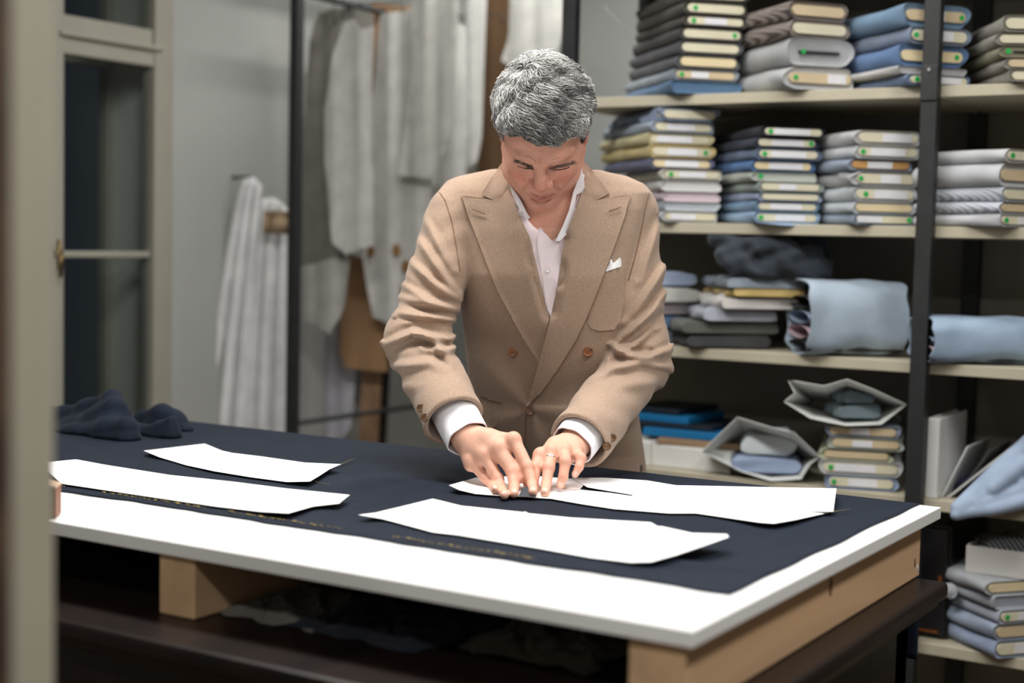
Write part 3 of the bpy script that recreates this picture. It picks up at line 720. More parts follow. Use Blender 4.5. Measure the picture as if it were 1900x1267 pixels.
# fourth shelf: folders, boxes, paper bags, boards
def pbox(name, label, cat, x0, x1, ytop, zb, col, dep=.25, Y=None, rot=0., h=None, lid=False, m=None):
    Y = Y or YF+.03; a = onY(x0, 443, Y); b = onY(x1, 443, Y); zt = h+zb if h else onY((x0+x1)/2, ytop, Y)[2]
    t = thing(name, label, cat, ((a[0]+b[0])/2, Y, zb)); m = m or mat('white_card', srgb(col), .7, 'noise', 10, .02)
    MB().box((a[0], Y, zb), (b[0], Y+dep, zt)).build('body', m, t, bevel=.003)
    if lid: MB().box((a[0]-.002, Y-.002, zt+.0003), (b[0]+.002, Y+dep+.002, zt+.012)).build('lid', m, t, bevel=.002)
    return t, zt
z4 = SZ[3]+.0008
pbox('card_box', 'white cardboard box on the fourth shelf behind the jacket', 'box', 1150, 1218, 818, z4, (214, 212, 206), dep=.26)
_, zb2 = pbox('card_box', 'long white cardboard box left of the paper bag', 'box', 1221, 1368, 832, z4, (216, 216, 212), dep=.24, Y=YF+.04)
BL = mat('bright_blue_card', srgb((22, 112, 166)), .55, 'noise', 9, .05); DB = mat('black_blue_card', srgb((26, 36, 48)), .5, 'noise', 9, .05); TANC = mat('kraft_card', srgb((150, 124, 96)), .7, 'noise', 12, .05); YEL = mat('yellow_print', srgb((214, 200, 130)), .6, 'noise', 9, .04)
zb3 = zb2+.0135
for i, (lb, m, x0, x1, th, dy) in enumerate((('kraft brown folder on the white box', TANC, 1224, 1372, .016, .05), ('bright blue folder with a yellow print above the kraft one', BL, 1200, 1356, .020, .07), ('dark blue folder in the leaning folder pile', DB, 1190, 1330, .012, .09), ('bright blue topmost folder in the leaning pile', BL, 1178, 1290, .018, .10), ('black topmost folder beside the jacket', DB, 1176, 1276, .014, .12))):
    a = onY(x0, 443, YF+dy); b = onY(x1, 443, YF+dy)
    zs = zb3-.0125 if i == 0 else zb3-.0125
    tt = thing('card_folder', lb, 'folder', ((a[0]+b[0])/2, YF+dy, zs))
    MB().box((a[0], YF+dy, zs), (b[0], YF+dy+.22, zs+th), rz=.12-.05*i).build('cover', m, tt, bevel=.002)
    if m is BL: MB().box((a[0]+.03, YF+dy-.001+.004, zs+th*.25), (a[0]+.13, YF+dy+.03, zs+th*.8), rz=0).build('print', YEL, tt)
    zb3 += th+.0008
PBAG = mat('white_paper_bag', srgb((224, 226, 222)), .65, 'noise', 6, .02)
def bag(label, outline_bottom, top, x0, x1, yb, yt, z0, Y, rgb_in, seed, dep=.26):
    """an open paper bag lying on its side, mouth to the viewer: a four-sided sleeve with gusset creases"""
    c = onY((x0+x1)/2, 443, Y); k = float((c-CAM)@FW)/FPX; w = (x1-x0)*k; h = (yb-yt)*k
    t = thing('paper_bag', label, 'paper bag', (c[0], c[1], z0))
    sx = np.array([math.cos(YAW*.6), math.sin(YAW*.6), 0]); ax = np.array([-math.sin(YAW*.6), math.cos(YAW*.6), 0])
    M0 = outline_bottom                                # mouth outline in units of w,h
    n = len(M0)
    def fn(s, q):
        i = s*n; i0 = int(i) % n; f = i-int(i); p = np.array(M0[i0])*(1-f)+np.array(M0[(i0+1) % n])*f
        sh = 1-.35*q; zf = p[1]*h*(1-.7*q)
        return np.array([c[0], c[1], z0+.002])+sx*((p[0]-.5)*w*sh)+ax*(q*dep+.02*math.sin(p[0]*5+seed)*(1-q))+np.array([0, 0, max(0, zf)])
    V, F = cloth_grid(fn, n*5, 8, .0015, closed_u=True)
    mk('bag_paper', V, F, PBAG, t, smooth=True, sharp=35)
    return t, c, sx, ax, w, h
t, c, sx, ax, w, h = bag('white paper bag lying open with a light blue shirt inside', [(0, .38), (.12, .62), (.3, .98), (.55, .88), (.78, .8), (1, .42), (.92, .3), (.85, .06), (.6, .0), (.35, .1)], 0, 1312, 1535, 915, 798, z4, YF+.0, (150, 170, 205), 1)
o, _ = soft('folded_shirt', 'light blue folded shirt inside the lower paper bag', 'shirt', 0, 0, 30, 1372, 1500, z4+.012, (150, 170, 206), dep=.14, Y=YF+.03, phi=8)
o, _ = soft('tissue_paper', 'pale tissue paper wad on the blue shirt', 'tissue paper', 0, 0, 40, 1390, 1490, z4+.0545, (206, 216, 218), dep=.12, Y=YF+.05, phi=8, wav=.012)
t, c, sx, ax, w, h = bag('white paper bag lying open on the bolts holding grey cloth', [(0, .9), (.06, .62), (-.03, .42), (.2, .1), (.5, .0), (.8, .05), (1.0, .48), (.72, .8), (.5, 1.0), (.3, .82)], 0, 1474, 1690, 815, 730, zL, YF-.0, (110, 130, 140), 2)
o, _ = soft('grey_cloth', 'grey green folded cloth inside the upper paper bag', 'cloth', 0, 0, 24, 1568, 1650, zL+.012, (104, 122, 130), dep=.12, Y=YF+.04, phi=-6, wav=.008)
o, _ = soft('grey_cloth', 'striped grey cloth lying upper inside the paper bag', 'cloth', 0, 0, 22, 1574, 1636, zL+.046, (112, 130, 140), dep=.10, Y=YF+.05, phi=-6, wav=.01)
# right bay, fourth shelf
WB = mat('white_foam_board', srgb((222, 222, 220)), .6, 'noise', 9, .02)
a = onY(1716, 900, YF+.01); hh = onY(1716, 775, YF+.01)[2]
t = thing('white_binder', 'white thick binder standing upright beside the front post', 'binder', (a[0]+.04, YF+.1, z4))
MB().box((a[0], YF+.012, z4), (a[0]+.028, YF+.02, hh)).build('spine', WB, t, bevel=.003)
MB().box((a[0], YF+.021, z4), (a[0]+.005, YF+.25, hh)).build('cover', WB, t, bevel=.001)
MB().box((a[0]+.023, YF+.021, z4), (a[0]+.028, YF+.25, hh)).build('cover', WB, t, bevel=.001)
MB().box((a[0]+.006, YF+.024, z4+.004), (a[0]+.022, YF+.245, hh-.004)).build('page_block', LABM, t)
def lean(label, x, lean_dx, hgt, dep, col, name, Y=YF+.05, th=.004):
    a = onY(x, 443, Y)
    P = [(a[0], Y, z4), (a[0]+th, Y, z4), (a[0]+lean_dx+th, Y, z4+hgt), (a[0]+lean_dx, Y, z4+hgt)]
    o = MB().prism(P, (0, dep, 0)).build(name, mat('paper_sheet', srgb(col), .7, 'noise', 9, .03), bevel=.001)
    return tag(o, label, 'folder')
lean('white paper folder leaning right against the others', 1766, .055, .125, .22, (220, 222, 222), 'paper_folder')
lean('pale grey folder leaning flatter beyond the white one', 1776, .15, .14, .24, (196, 198, 196), 'paper_folder', th=.008)
lean('dark grey folder leaning under the pale grey one', 1792, .075, .12, .20, (60, 60, 62), 'paper_folder', Y=YF+.07, th=.006)
# pale blue shirt thrown over a navy cloth
o, znv = soft('navy_cloth_fold', 'deep navy folded cloth at the right frame edge', 'cloth', 0, 0, 30, 1862, 2030, z4, (24, 34, 84), dep=.3, Y=YF+.02)
c0 = onY(1850, 900, YF+.0)
def shirt(P):
    q = P-np.array([c0[0], c0[1], z4]); Q = np.stack([q@_r0, q@_f0, q[:, 2]], 1)
    d = np.full(len(P), 9.)
    for a, b, r1, r2 in (((-.105, -.050, .006), (.13, .06, .165), .013, .030), ((-.10, -.052, .0), (.15, .02, .125), .013, .026), ((-.02, -.035, .045), (.06, -.01, .10), .022, .022), ((-.06, -.05, .008), (.15, -.025, .085), .014, .022), ((-.105, -.056, -.012), (.06, -.055, .025), .013, .018), ((.02, -.05, .02), (.16, -.045, .05), .015, .02), ((.03, .0, .09), (.05, -.045, .05), .014, .012)):
        d = smin(d, cap(Q, a, b, r1, r2), .005)
    d = d+.0022*np.sin(Q[:, 0]*60-Q[:, 2]*80+1.5*np.sin(Q[:, 1]*30))
    below = np.where(q[:, 1] < -.001+(YF-c0[1]), -9., z4+.003-P[:, 2])
    return np.maximum(d, below)
V, F = sdf_mesh(shirt, (c0[0]-.25, c0[1]-.2, z4-.08), (c0[0]+.35, c0[1]+.25, z4+.26), .004)
tag(mk('crumpled_shirt', V, F, fabric((160, 182, 212)), smooth=True), 'crumpled light blue shirt hanging over the fourth shelf edge', 'shirt')
# lowest visible shelf: white tray with striped cloth, dark cabinet door with a glass knob
kz = SZ[4]+.0008
c = onY(1930, 443, YF+.02); zK = SZ[4]+.0008+sum((34, 32, 26, 26, 26))*float((c-CAM)@FW)/FPX+.001
a = onY(1818, 443, YF+.03); b = onY(1990, 443, YF+.03)
t = thing('white_tray', 'white open cardboard tray on the low bolt stack', 'tray', ((a[0]+b[0])/2, YF+.1, zK))
TR = mat('white_tray_card', srgb((206, 204, 198)), .6, 'noise', 9, .02)
th = .062; ya, yb = YF+.03, YF+.27
MB().box((a[0], ya, zK), (b[0], yb, zK+.004)).build('base', TR, t)
for lo, hi in (((a[0], ya, zK+.004), (b[0], ya+.004, zK+th)), ((a[0], yb-.004, zK+.004), (b[0], yb, zK+th)), ((a[0], ya+.004, zK+.004), (a[0]+.004, yb-.004, zK+th)), ((b[0]-.004, ya+.004, zK+.004), (b[0], yb-.004, zK+th))):
    MB().box(lo, hi).build('side', TR, t)
STR = patterned('striped_shirting', (190, 194, 200), (60, 64, 74), 38)
o, _ = soft('striped_cloth', 'black and white striped cloth inside the white tray', 'cloth', 0, 0, 56, 1850, 1950, zK+.006, (180, 180, 184), dep=.09, Y=YF+.11, m=STR, phi=0)
t = thing('dark_cabinet', 'small black cabinet with a glass knob beside the table', 'cabinet', (-.9, YF+.2, kz))
ca = onY(1706, 443, YF+.05); cb = onY(1788, 443, YF+.05)
CAB = mat('black_lacquer', srgb((34, 33, 34)), .35, 'noise', 6, .05)
MB().box((ca[0], YF+.06, kz), (cb[0], YF+.4, kz+.27)).build('body', CAB, t, bevel=.004)
dr = MB().box((ca[0]+.006, YF+.045, kz+.01), (cb[0]-.006, YF+.0595, kz+.262)).build('door', CAB, t, bevel=.003)
kp = onY(1768, 1092, YF+.045)
GK = mat('cut_glass', (.85, .88, .9), .08, spec=.6, trans=.6)
mb = MB(); prof = [(.0, .004), (-.012, .005), (-.016, .015), (-.026, .019), (-.034, .014), (-.038, .0045)]
mb.tube([kp+[0, y, 0] for y, r in prof], [r for y, r in prof], 12); mb.build('knob', GK, dr)
ORB = mat('copper_key_plate', srgb((176, 104, 48)), .4, 'noise', 20, .1, metal=.6)
MB().box((kp[0]-.03, YF+.042, kp[2]-.004), (kp[0]-.004, YF+.0445, kp[2]+.004)).box((kp[0]-.034, YF+.042, kp[2]+.006), (kp[0]-.027, YF+.0445, kp[2]+.026)).build('key_plate', ORB, dr)
MB().box((kp[0]-.036, YF+.041, kp[2]-.03), (kp[0]-.032, YF+.0445, kp[2]-.008)).build('hanging_tag', LABM, dr)
MB().box((ca[0]+.012, YF+.042, kz+.016), (cb[0]-.02, YF+.0445, kz+.021)).build('copper_strip', ORB, dr)
# white rolled cloth end on the dark table, behind the beam
rp = onz(1706, 1052, .80)
mb = MB(); rp[2] = .7935; mb.tube([rp+np.array([-.06, .03, 0]), rp+np.array([-.012, .006, 0]), rp+np.array([-.008, .004, -.001])], [.013, .013, .009], 14)
tag(mb.build('white_roll', fabric((210, 210, 208)), smooth=True), 'small white cloth roll lying on the dark table behind the beam', 'cloth roll')
# things stored between white board and dark table
def crumple(label, cat, name, xc, yc, z0, rx, ry, rz, rgb, seed, Y=None):
    p = onz(xc, yc, z0); 
    def fn(s, q):
        x, y = (s-.5)*2*rx, (q-.5)*2*ry; e = max(0, 1-max(abs(2*s-1), abs(2*q-1))**4)
        h = rz*e*(.45+.35*smoothnoise(s*9, q*8, seed)+.25*smoothnoise(s*19, q*17, seed+3))
        return (p[0]+x+.012*smoothnoise(q*9, s*5, seed), p[1]+y+.012*smoothnoise(s*8, q*3, seed+1), z0+.003+max(0, h))
    V, F = cloth_grid(fn, 34, 30, .002)
    return tag(mk(name, V, F, fabric(rgb), smooth=True, sharp=40), label, cat)
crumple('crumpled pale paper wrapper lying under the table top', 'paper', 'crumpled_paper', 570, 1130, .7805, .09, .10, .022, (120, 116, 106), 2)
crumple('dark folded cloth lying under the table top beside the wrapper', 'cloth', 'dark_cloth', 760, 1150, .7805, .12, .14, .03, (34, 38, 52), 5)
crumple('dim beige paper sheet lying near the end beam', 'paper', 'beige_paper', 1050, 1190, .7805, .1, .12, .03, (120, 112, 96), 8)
# ------------------------------------------------------------------ pattern rack and hanging patterns
XK = -3.2
t = thing('garment_rack', 'black steel garment rack carrying paper patterns along the wall', 'rack', (XK, 4.5, 0))
for y in (3.812, 5.2):
    MB().box((XK-.017, y-.017, .02), (XK+.017, y+.017, 2.32)).build('post', BLKM, t, bevel=.002)
    MB().box((XK-.22, y-.02, 0.0), (XK+.22, y+.02, .03)).build('foot', BLKM, t, bevel=.003)
MB().tube([(XK, 3.83, 2.115), (XK, 5.19, 2.115)], .011, 12).build('rail', BLKM, t, smooth=True)
MB().tube([(XK, 3.83, 2.30), (XK, 5.19, 2.30)], .011, 12).build('rail', BLKM, t, smooth=True)
MB().tube([(XK, 3.83, .70), (XK, 5.19, .70)], .009, 12).build('lower_rail', BLKM, t, smooth=True)
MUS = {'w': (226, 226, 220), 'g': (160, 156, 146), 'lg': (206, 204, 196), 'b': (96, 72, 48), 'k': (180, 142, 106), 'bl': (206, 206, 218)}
def hang(label, poly, Y, key, wave=.006, cat='paper pattern', hook=True, wl=.11, holes=(), name='hanging_pattern', seed=0, thick=.0018):
    m = mat('card_pattern', srgb(MUS[key]), .75, 'noise', 7, .04) if key in 'bk' else fabric(MUS[key], 'calico')
    P = np.array([onY(x, y, Y) for x, y in poly]); top = P[P[:, 2].argmax()]
    t = thing(name, label, cat, (P[:, 0].mean(), Y, P[:, 2].min()), 0, 'patterns hanging on the black rack')
    s = sheet('panel', poly, (0, Y, 0), (0, -1, 0), m, t, thick, wave, wl, step=10, seed=seed)
    if hook:
        q = np.array([min(max(XK, P[:, 0].min()), P[:, 0].max()), Y, min(top[2], 2.10)])
        MB().tube([(q[0], Y+.004, q[2]-.015), (q[0], Y+.004, q[2]+.02), (XK, Y, 2.127), (XK-.008, Y, 2.13)], .0025, 6).build('hook', BLKM, t, smooth=True)
    for (hx, hy, r) in holes:
        c = onY(hx, hy, Y-.004-wave*1.3)
        MB().prism([c+np.array([r*math.cos(a*math.pi/5), 0, r*1.2*math.sin(a*math.pi/5)]) for a in range(10)], (0, .002, 0)).build('brown_patch', mat('kraft_patch', srgb((150, 112, 66)), .8, 'noise', 20, .1), s)
    return t
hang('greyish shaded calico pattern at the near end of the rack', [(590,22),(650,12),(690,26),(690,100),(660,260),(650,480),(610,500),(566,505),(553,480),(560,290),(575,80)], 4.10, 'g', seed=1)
hang('white panel with a bulging left edge near the rack post', [(637,42),(655,35),(668,56),(692,48),(684,290),(690,330),(690,455),(640,472),(618,450),(601,300),(601,200),(620,100)], 4.0, 'w', .004, seed=2)
hang('large white panel with small brown holes above the cardboard', [(705,25),(757,18),(800,22),(800,330),(790,560),(735,612),(712,596),(690,588),(681,520),(676,480),(640,468),(672,285),(682,240)], 4.2, 'w', .006, holes=((688,466,.016),(735,464,.018),(752,494,.018),(748,540,.014)), seed=3)
hang('big brown cardboard pattern hanging below the white panels', [(690,6),(760,12),(762,24),(712,24),(712,180),(720,430),(716,590),(718,690),(690,688),(640,682),(630,650),(632,560),(645,480),(672,300),(676,120)], 4.28, 'k', .002, seed=4, thick=.003)
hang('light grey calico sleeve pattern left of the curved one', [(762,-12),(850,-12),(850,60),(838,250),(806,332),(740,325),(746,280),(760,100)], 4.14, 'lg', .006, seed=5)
hang('white leaf shaped pattern with rounded lower end', [(842,36),(862,50),(866,250),(860,332),(832,346),(800,342),(788,312),(790,250),(815,150)], 4.34, 'w', .005, seed=6)
hang('narrow white strip pattern in front of the dark cardboard', [(866,-12),(902,-12),(893,250),(884,300),(868,312),(848,262),(862,150)], 4.46, 'w', .004, seed=7)
hang('dark brown cardboard pattern beside the head of hair', [(896,-14),(944,-14),(948,110),(960,220),(960,330),(884,330),(892,200)], 4.62, 'b', .002, seed=8, thick=.003)
hang('white cloth pattern with ragged hem above the head', [(944,-12),(1062,-12),(1066,40),(1040,70),(1030,112),(995,100),(955,132),(930,112),(942,60)], 4.52, 'lg', .006, seed=9)
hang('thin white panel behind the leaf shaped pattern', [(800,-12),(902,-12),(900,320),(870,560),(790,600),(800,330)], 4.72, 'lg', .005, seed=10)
hang('lower grey calico piece with a pointed hem by the post', [(556,496),(636,474),(650,482),(640,560),(614,620),(580,600),(556,590)], 4.06, 'lg', .006, hook=True, seed=11)
hang('bluish white long garment hanging low behind the post', [(556,560),(622,590),(650,600),(656,700),(650,790),(640,815),(556,812)], 4.36, 'bl', .008, hook=True, cat='garment', wl=.07, name='hanging_garment', seed=12)
hang('beige calico garment behind the bluish one', [(596,560),(700,560),(690,690),(650,830),(596,830)], 4.48, 'lg', .010, hook=True, cat='garment', wl=.06, name='hanging_garment', seed=13)
# two wooden slats standing under the cardboard pattern
TANW = mat('tan_wood_slat', srgb((168, 134, 104)), .6, 'wood', 20, .1)
for lb, x0, x1, m in (('tan wooden batten standing below the cardboard pattern', 655, 690, TANW), ('dark thin wooden batten beside the tan one', 692, 704, OAK)):
    a = onY(x0, 700, 4.33); b = onY(x1, 700, 4.33)
    tag(MB().prism([(a[0], 4.33, .0), (b[0], 4.33, 0), (b[0]+.02, 4.37, 1.02), (a[0]+.02, 4.37, 1.02)], (0, .012, 0)).build('wooden_batten', m, bevel=.002), lb, 'batten')
# white muslin garments on a wall hook
MUSL = fabric((246, 248, 248), 'white_muslin')
def drape(label, pts_top, pts_bot, vtop, folds, amp, seed, m=MUSL):
    """a cloth hanging in deep vertical folds between a gathered top and a wide hem; pixel columns at a real distance"""
    n = 90
    def fn(s, q):
        xt = pts_top[0][0]+(pts_top[1][0]-pts_top[0][0])*s; yt = pts_top[0][1]+(pts_top[1][1]-pts_top[0][1])*s
        xb = pts_bot[0][0]+(pts_bot[1][0]-pts_bot[0][0])*s; yb = pts_bot[0][1]+(pts_bot[1][1]-pts_bot[0][1])*s
        e = q**.8; x = xt+(xb-xt)*e; y = yt+(yb-yt)*q+14*math.sin(s*math.pi)*-(1-q)
        d = amp*(.35+.65*q)*(math.sin(s*folds*2*math.pi+seed+.5*math.sin(q*3))+.4*math.sin(s*folds*3.7*math.pi+seed*2))
        return onv(x, y, vtop+d)
    V, F = cloth_grid(fn, n, 30, .002)
    o = mk('muslin_drape', V, F, m, smooth=True)
    return tag(o, label, 'fabric', 'white muslin lengths by the window')
drape('long white muslin length hanging nearest the window', ((448, 338), (486, 345)), ((362, 830), (452, 838)), 5.06, 3, .02, 1)
drape('white muslin length hanging in folds beside the rack post', ((480, 372), (538, 392)), ((440, 838), (534, 842)), 5.10, 3, .02, 2)
for (x, y, v, lb) in ((466, 334, 5.06, 'small dark wall hook holding the muslin nearest the window'), (510, 378, 5.10, 'small dark wall hook holding the muslin beside the rack')):
    hk = onv(x, y, v)
    tag(MB().tube([hk+[0, 0, -.03], hk+[0, 0, .015]], .006, 8).tube([(X0-.002, hk[1], hk[2]+.01), hk+[0, 0, .01]], .005, 8).build('wall_hook', BLKM), lb, 'hook')
o, _z = None, None
kb = onv(512, 412, 5.02)
V, F = cloth_grid(lambda s, q: kb+_r0*((s-.5)*.085)+np.array([0, 0, (.5-q)*.075])+_f0*(.012*math.sin(s*9)+.008*math.sin(q*7)), 12, 10, .004)
tag(mk('kraft_tag', V, F, mat('kraft_card', srgb((158, 136, 108)), .7, 'noise', 12, .05), smooth=True), 'brown kraft paper piece pinned to the white muslin', 'paper')
# ------------------------------------------------------------------ the man at the table (built in the view-aligned frame: u right, v away, z up)
CAMU = np.array([0, 0, CAM[2]])
UB = np.array([float(onv(1025, 860, 3.02)@_r0), 3.02, 0.])
pbase = _r0*UB[0]+_f0*UB[1]
person = thing('person', 'grey-haired man in a tan double-breasted jacket bending over the table', 'person', (pbase[0], pbase[1], 0), YAW)
def toworld(P): P = np.asarray(P, float); return P[:, :1]*_r0+P[:, 1:2]*_f0+P[:, 2:3]*np.array([0, 0, 1.])
def pm(name, V, F, m, parent=None, **k): return mk(name, toworld(V), F, m, parent or person, **k)
def near(P, c, R, fn, m=.06):
    """fn(P) where P is within R+m of c, a lower bound elsewhere"""
    lb = np.linalg.norm(P-c, axis=1)-R; k = lb < m; d = lb.copy()
    if k.any(): d[k] = fn(P[k])
    return d
# --- joints (pixel, distance)
shR, elR, wrR = uvz(846, 398, 2.95), uvz(774, 634, 2.86), uvz(868, 812, 2.645)      # his right arm, left in the picture
shL, elL, wrL = uvz(1166, 394, 2.935), uvz(1186, 672, 2.90), uvz(1068, 820, 2.66)
neck0, neck1 = uvz(1012, 385, 2.955), uvz(1012, 300, 2.87)
HC = uvz(1008, 252, 2.83)                                                             # centre of the head
TH = math.radians(48); HY = math.radians(-4); HRl = math.radians(1.5)
fwd = np.array([math.sin(HY)*math.cos(TH), -math.cos(HY)*math.cos(TH), -math.sin(TH)])
hx = np.array([math.cos(HY), math.sin(HY), 0]); hx = hx*math.cos(HRl)+np.array([0, 0, -1.])*math.sin(HRl); hx -= fwd*(hx@fwd); hx /= np.linalg.norm(hx)
hz = np.cross(hx, fwd); hz = hz/np.linalg.norm(hz)
if hz[2] < 0: hz = -hz
HR = np.stack([hx, fwd, hz], 1)                                                       # head frame: x, forward, up
HS = 1.03
def tohead(P): return (P-HC)@HR/HS
# --- torso section table: z, centre u, centre v, half width, half depth
def col(y, x0, x1, v, b, dz=0): c = uvz((x0+x1)/2, y, v); k = v/FPX; return (c[2], c[0], v, (x1-x0)/2*k, b)
TOR = np.array(sorted([col(1010, 868, 1200, 3.08, .128), col(905, 866, 1204, 3.08, .125), col(830, 868, 1194, 3.07, .120), col(745, 868, 1180, 3.03, .116), col(690, 866, 1176, 3.01, .115), col(600, 858, 1180, 2.985, .124), col(510, 848, 1190, 2.965, .130), col(430, 836, 1198, 2.955, .118), col(385, 824, 1204, 2.95, .100), col(355, 815, 1206, 2.95, .080), col(338, 830, 1190, 2.95, .064), col(318, 900, 1120, 2.95, .055)]))
PSIZ = ([.8, 1.0, 1.2, 1.45], [math.radians(a) for a in (25, 22, 15, 12)])
def torso(P, off=0.):
    z = P[:, 2]; cu = np.interp(z, TOR[:, 0], TOR[:, 1]); cv = np.interp(z, TOR[:, 0], TOR[:, 2]); a = np.interp(z, TOR[:, 0], TOR[:, 3])+off; b = np.interp(z, TOR[:, 0], TOR[:, 4])+off
    x, y = P[:, 0]-cu, P[:, 1]-cv; ps = np.interp(z, *PSIZ); c, s = np.cos(ps), np.sin(ps); X, Y = c*x-s*y, s*x+c*y
    n = 2.5
    r = ((np.abs(X)/a)**n+(np.abs(Y)/b)**n)**(1/n); g = np.sqrt((X/a**2)**2+(Y/b**2)**2)/np.maximum(np.sqrt((X/a)**2+(Y/b)**2), .05)
    return (r-1)/np.maximum(g, 4.)
def tors(P, off=0.):
    d = torso(P, off); zt = TOR[-1, 0]+off; zb = uvz(1000, 960, 3.0)[2]
    d = smax(d, P[:, 2]-zt, .02)
    # shoulder slope
    for a, b, r0, r1 in ((neck0+[-.045, .0, .012], shR+[.022, .0, .022], .052, .050), (neck0+[.045, .0, .012], shL+[-.022, .0, .022], .052, .050)):
        d = smin(d, cap(P, a, b, r0+off, r1+off), .03)
    return d
def armcoord(P, S, E, W):
    """distance to the arm axis, parameter 0..2 along it, angle round it"""
    out = []
    for a, b in ((S, E), (E, W)):
        ab = b-a; L = np.linalg.norm(ab); t = np.clip((P-a)@ab/L**2, 0, 1); q = P-a-t[:, None]*ab; out.append((np.linalg.norm(q, axis=1), t, q, ab/L))
    w = out[1][0] < out[0][0]; s = np.where(w, 1+out[1][1], out[0][1])
    q = np.where(w[:, None], out[1][2], out[0][2]); ax = np.where(w[:, None], out[1][3], out[0][3])
    e1 = np.cross(ax, [0, 1., 0]); e1 /= np.linalg.norm(e1, axis=1)[:, None]; e2 = np.cross(ax, e1)
    return s, np.arctan2(np.sum(q*e2, 1), np.sum(q*e1, 1))
def creasefield(px, py, lines):
    """pressed-in crease with a raised lip beside it, following pixel polylines"""
    A = np.zeros(len(px))
    for pts, am, w, side in lines:
        best = np.full(len(px), 1e9); sg = np.zeros(len(px)); tt = np.zeros(len(px)); n = len(pts)-1
        for i in range(n):
            (ax, ay), (bx, by) = pts[i], pts[i+1]; ex, ey = bx-ax, by-ay; L2 = ex*ex+ey*ey
            t = np.clip(((px-ax)*ex+(py-ay)*ey)/L2, 0, 1); dx, dy = px-ax-t*ex, py-ay-t*ey; d = np.hypot(dx, dy); k = d < best
            best = np.where(k, d, best); sg = np.where(k, np.sign(ex*dy-ey*dx)*side, sg); tt = np.where(k, (i+t)/n, tt)
        e = np.sin(np.pi*np.clip(.12+.76*tt, 0, 1)); sd = best*sg
        A += am*e*(-.75*np.exp(-(best/(w*.6))**2)+2.3*np.exp(-((sd-w*1.15)/(w*.8))**2)-.5*np.exp(-((sd-w*2.6)/(w*.9))**2))
    return A
CREASE = [
 [([(797,400),(820,440),(846,492)], .005, 10, 1), ([(782,432),(815,480),(853,536)], .006, 10, 1), ([(771,481),(808,515),(853,549)], .007, 9, 1), ([(752,520),(800,549),(850,562)], .007, 9, 1),
  ([(742,560),(790,575),(846,588)], .006, 9, -1), ([(715,628),(764,607),(836,618)], .011, 9, 1), ([(774,626),(800,642),(828,678)], .007, 9, -1), ([(722,668),(800,660),(850,688)], .006, 11, 1), ([(752,706),(800,705),(848,728)], .004, 12, 1), ([(740,590),(790,596),(850,604)], .007, 8, -1), ([(790,640),(830,640),(848,632)], .006, 8, 1)],
 [([(1216,402),(1200,450),(1180,512)], .005, 10, -1), ([(1235,470),(1205,520),(1160,585)], .007, 11, -1), ([(1237,520),(1200,570),(1150,622)], .008, 10, -1), ([(1132,626),(1165,648),(1205,652),(1238,640)], .011, 9, 1),
  ([(1140,665),(1180,652),(1215,620)], .007, 9, -1), ([(1090,728),(1140,694),(1190,684),(1238,692)], .008, 10, -1), ([(1110,760),(1160,730),(1215,722)], .004, 12, -1), ([(1225,580),(1190,610),(1150,640)], .007, 8, 1)]]
def sleeve_end(E, W, side): return W+(E-W)/np.linalg.norm(E-W)*(.042, .010)[side]+np.array([(-.010, 0, .002), (.003, 0, -.004)][side])   # the sleeve ends above the wrist
def sleeve(P, S, E, W, side, off=0., folds=True):
    Wc = sleeve_end(E, W, side)
    d = cap(P, S, E, .057+off, .0585+off); d = smin(d, cap(P, E, Wc, .0585+off, .0565+off), .025)
    ax = (E-W)/np.linalg.norm(E-W); cut = (Wc-P)@ax
    k = (np.abs(d) < .03)
    if folds and k.any():
        px, py = tang(P[k]); fr = 1/(1+np.exp((P[k][:, 1]-((S+E)/2)[1]-.005)/.012)); s, ph = armcoord(P[k], S, E, W)
        d[k] -= .78*creasefield(px, py, CREASE[side])*np.where(s > 1, np.clip((1.62-s)/.2, 0, 1), fr)+.0016*np.sin(s*14+2*np.sin(ph+side))+.0010*np.sin(s*29+3*np.sin(ph*2+side))
    return smax(d, cut, .0015)
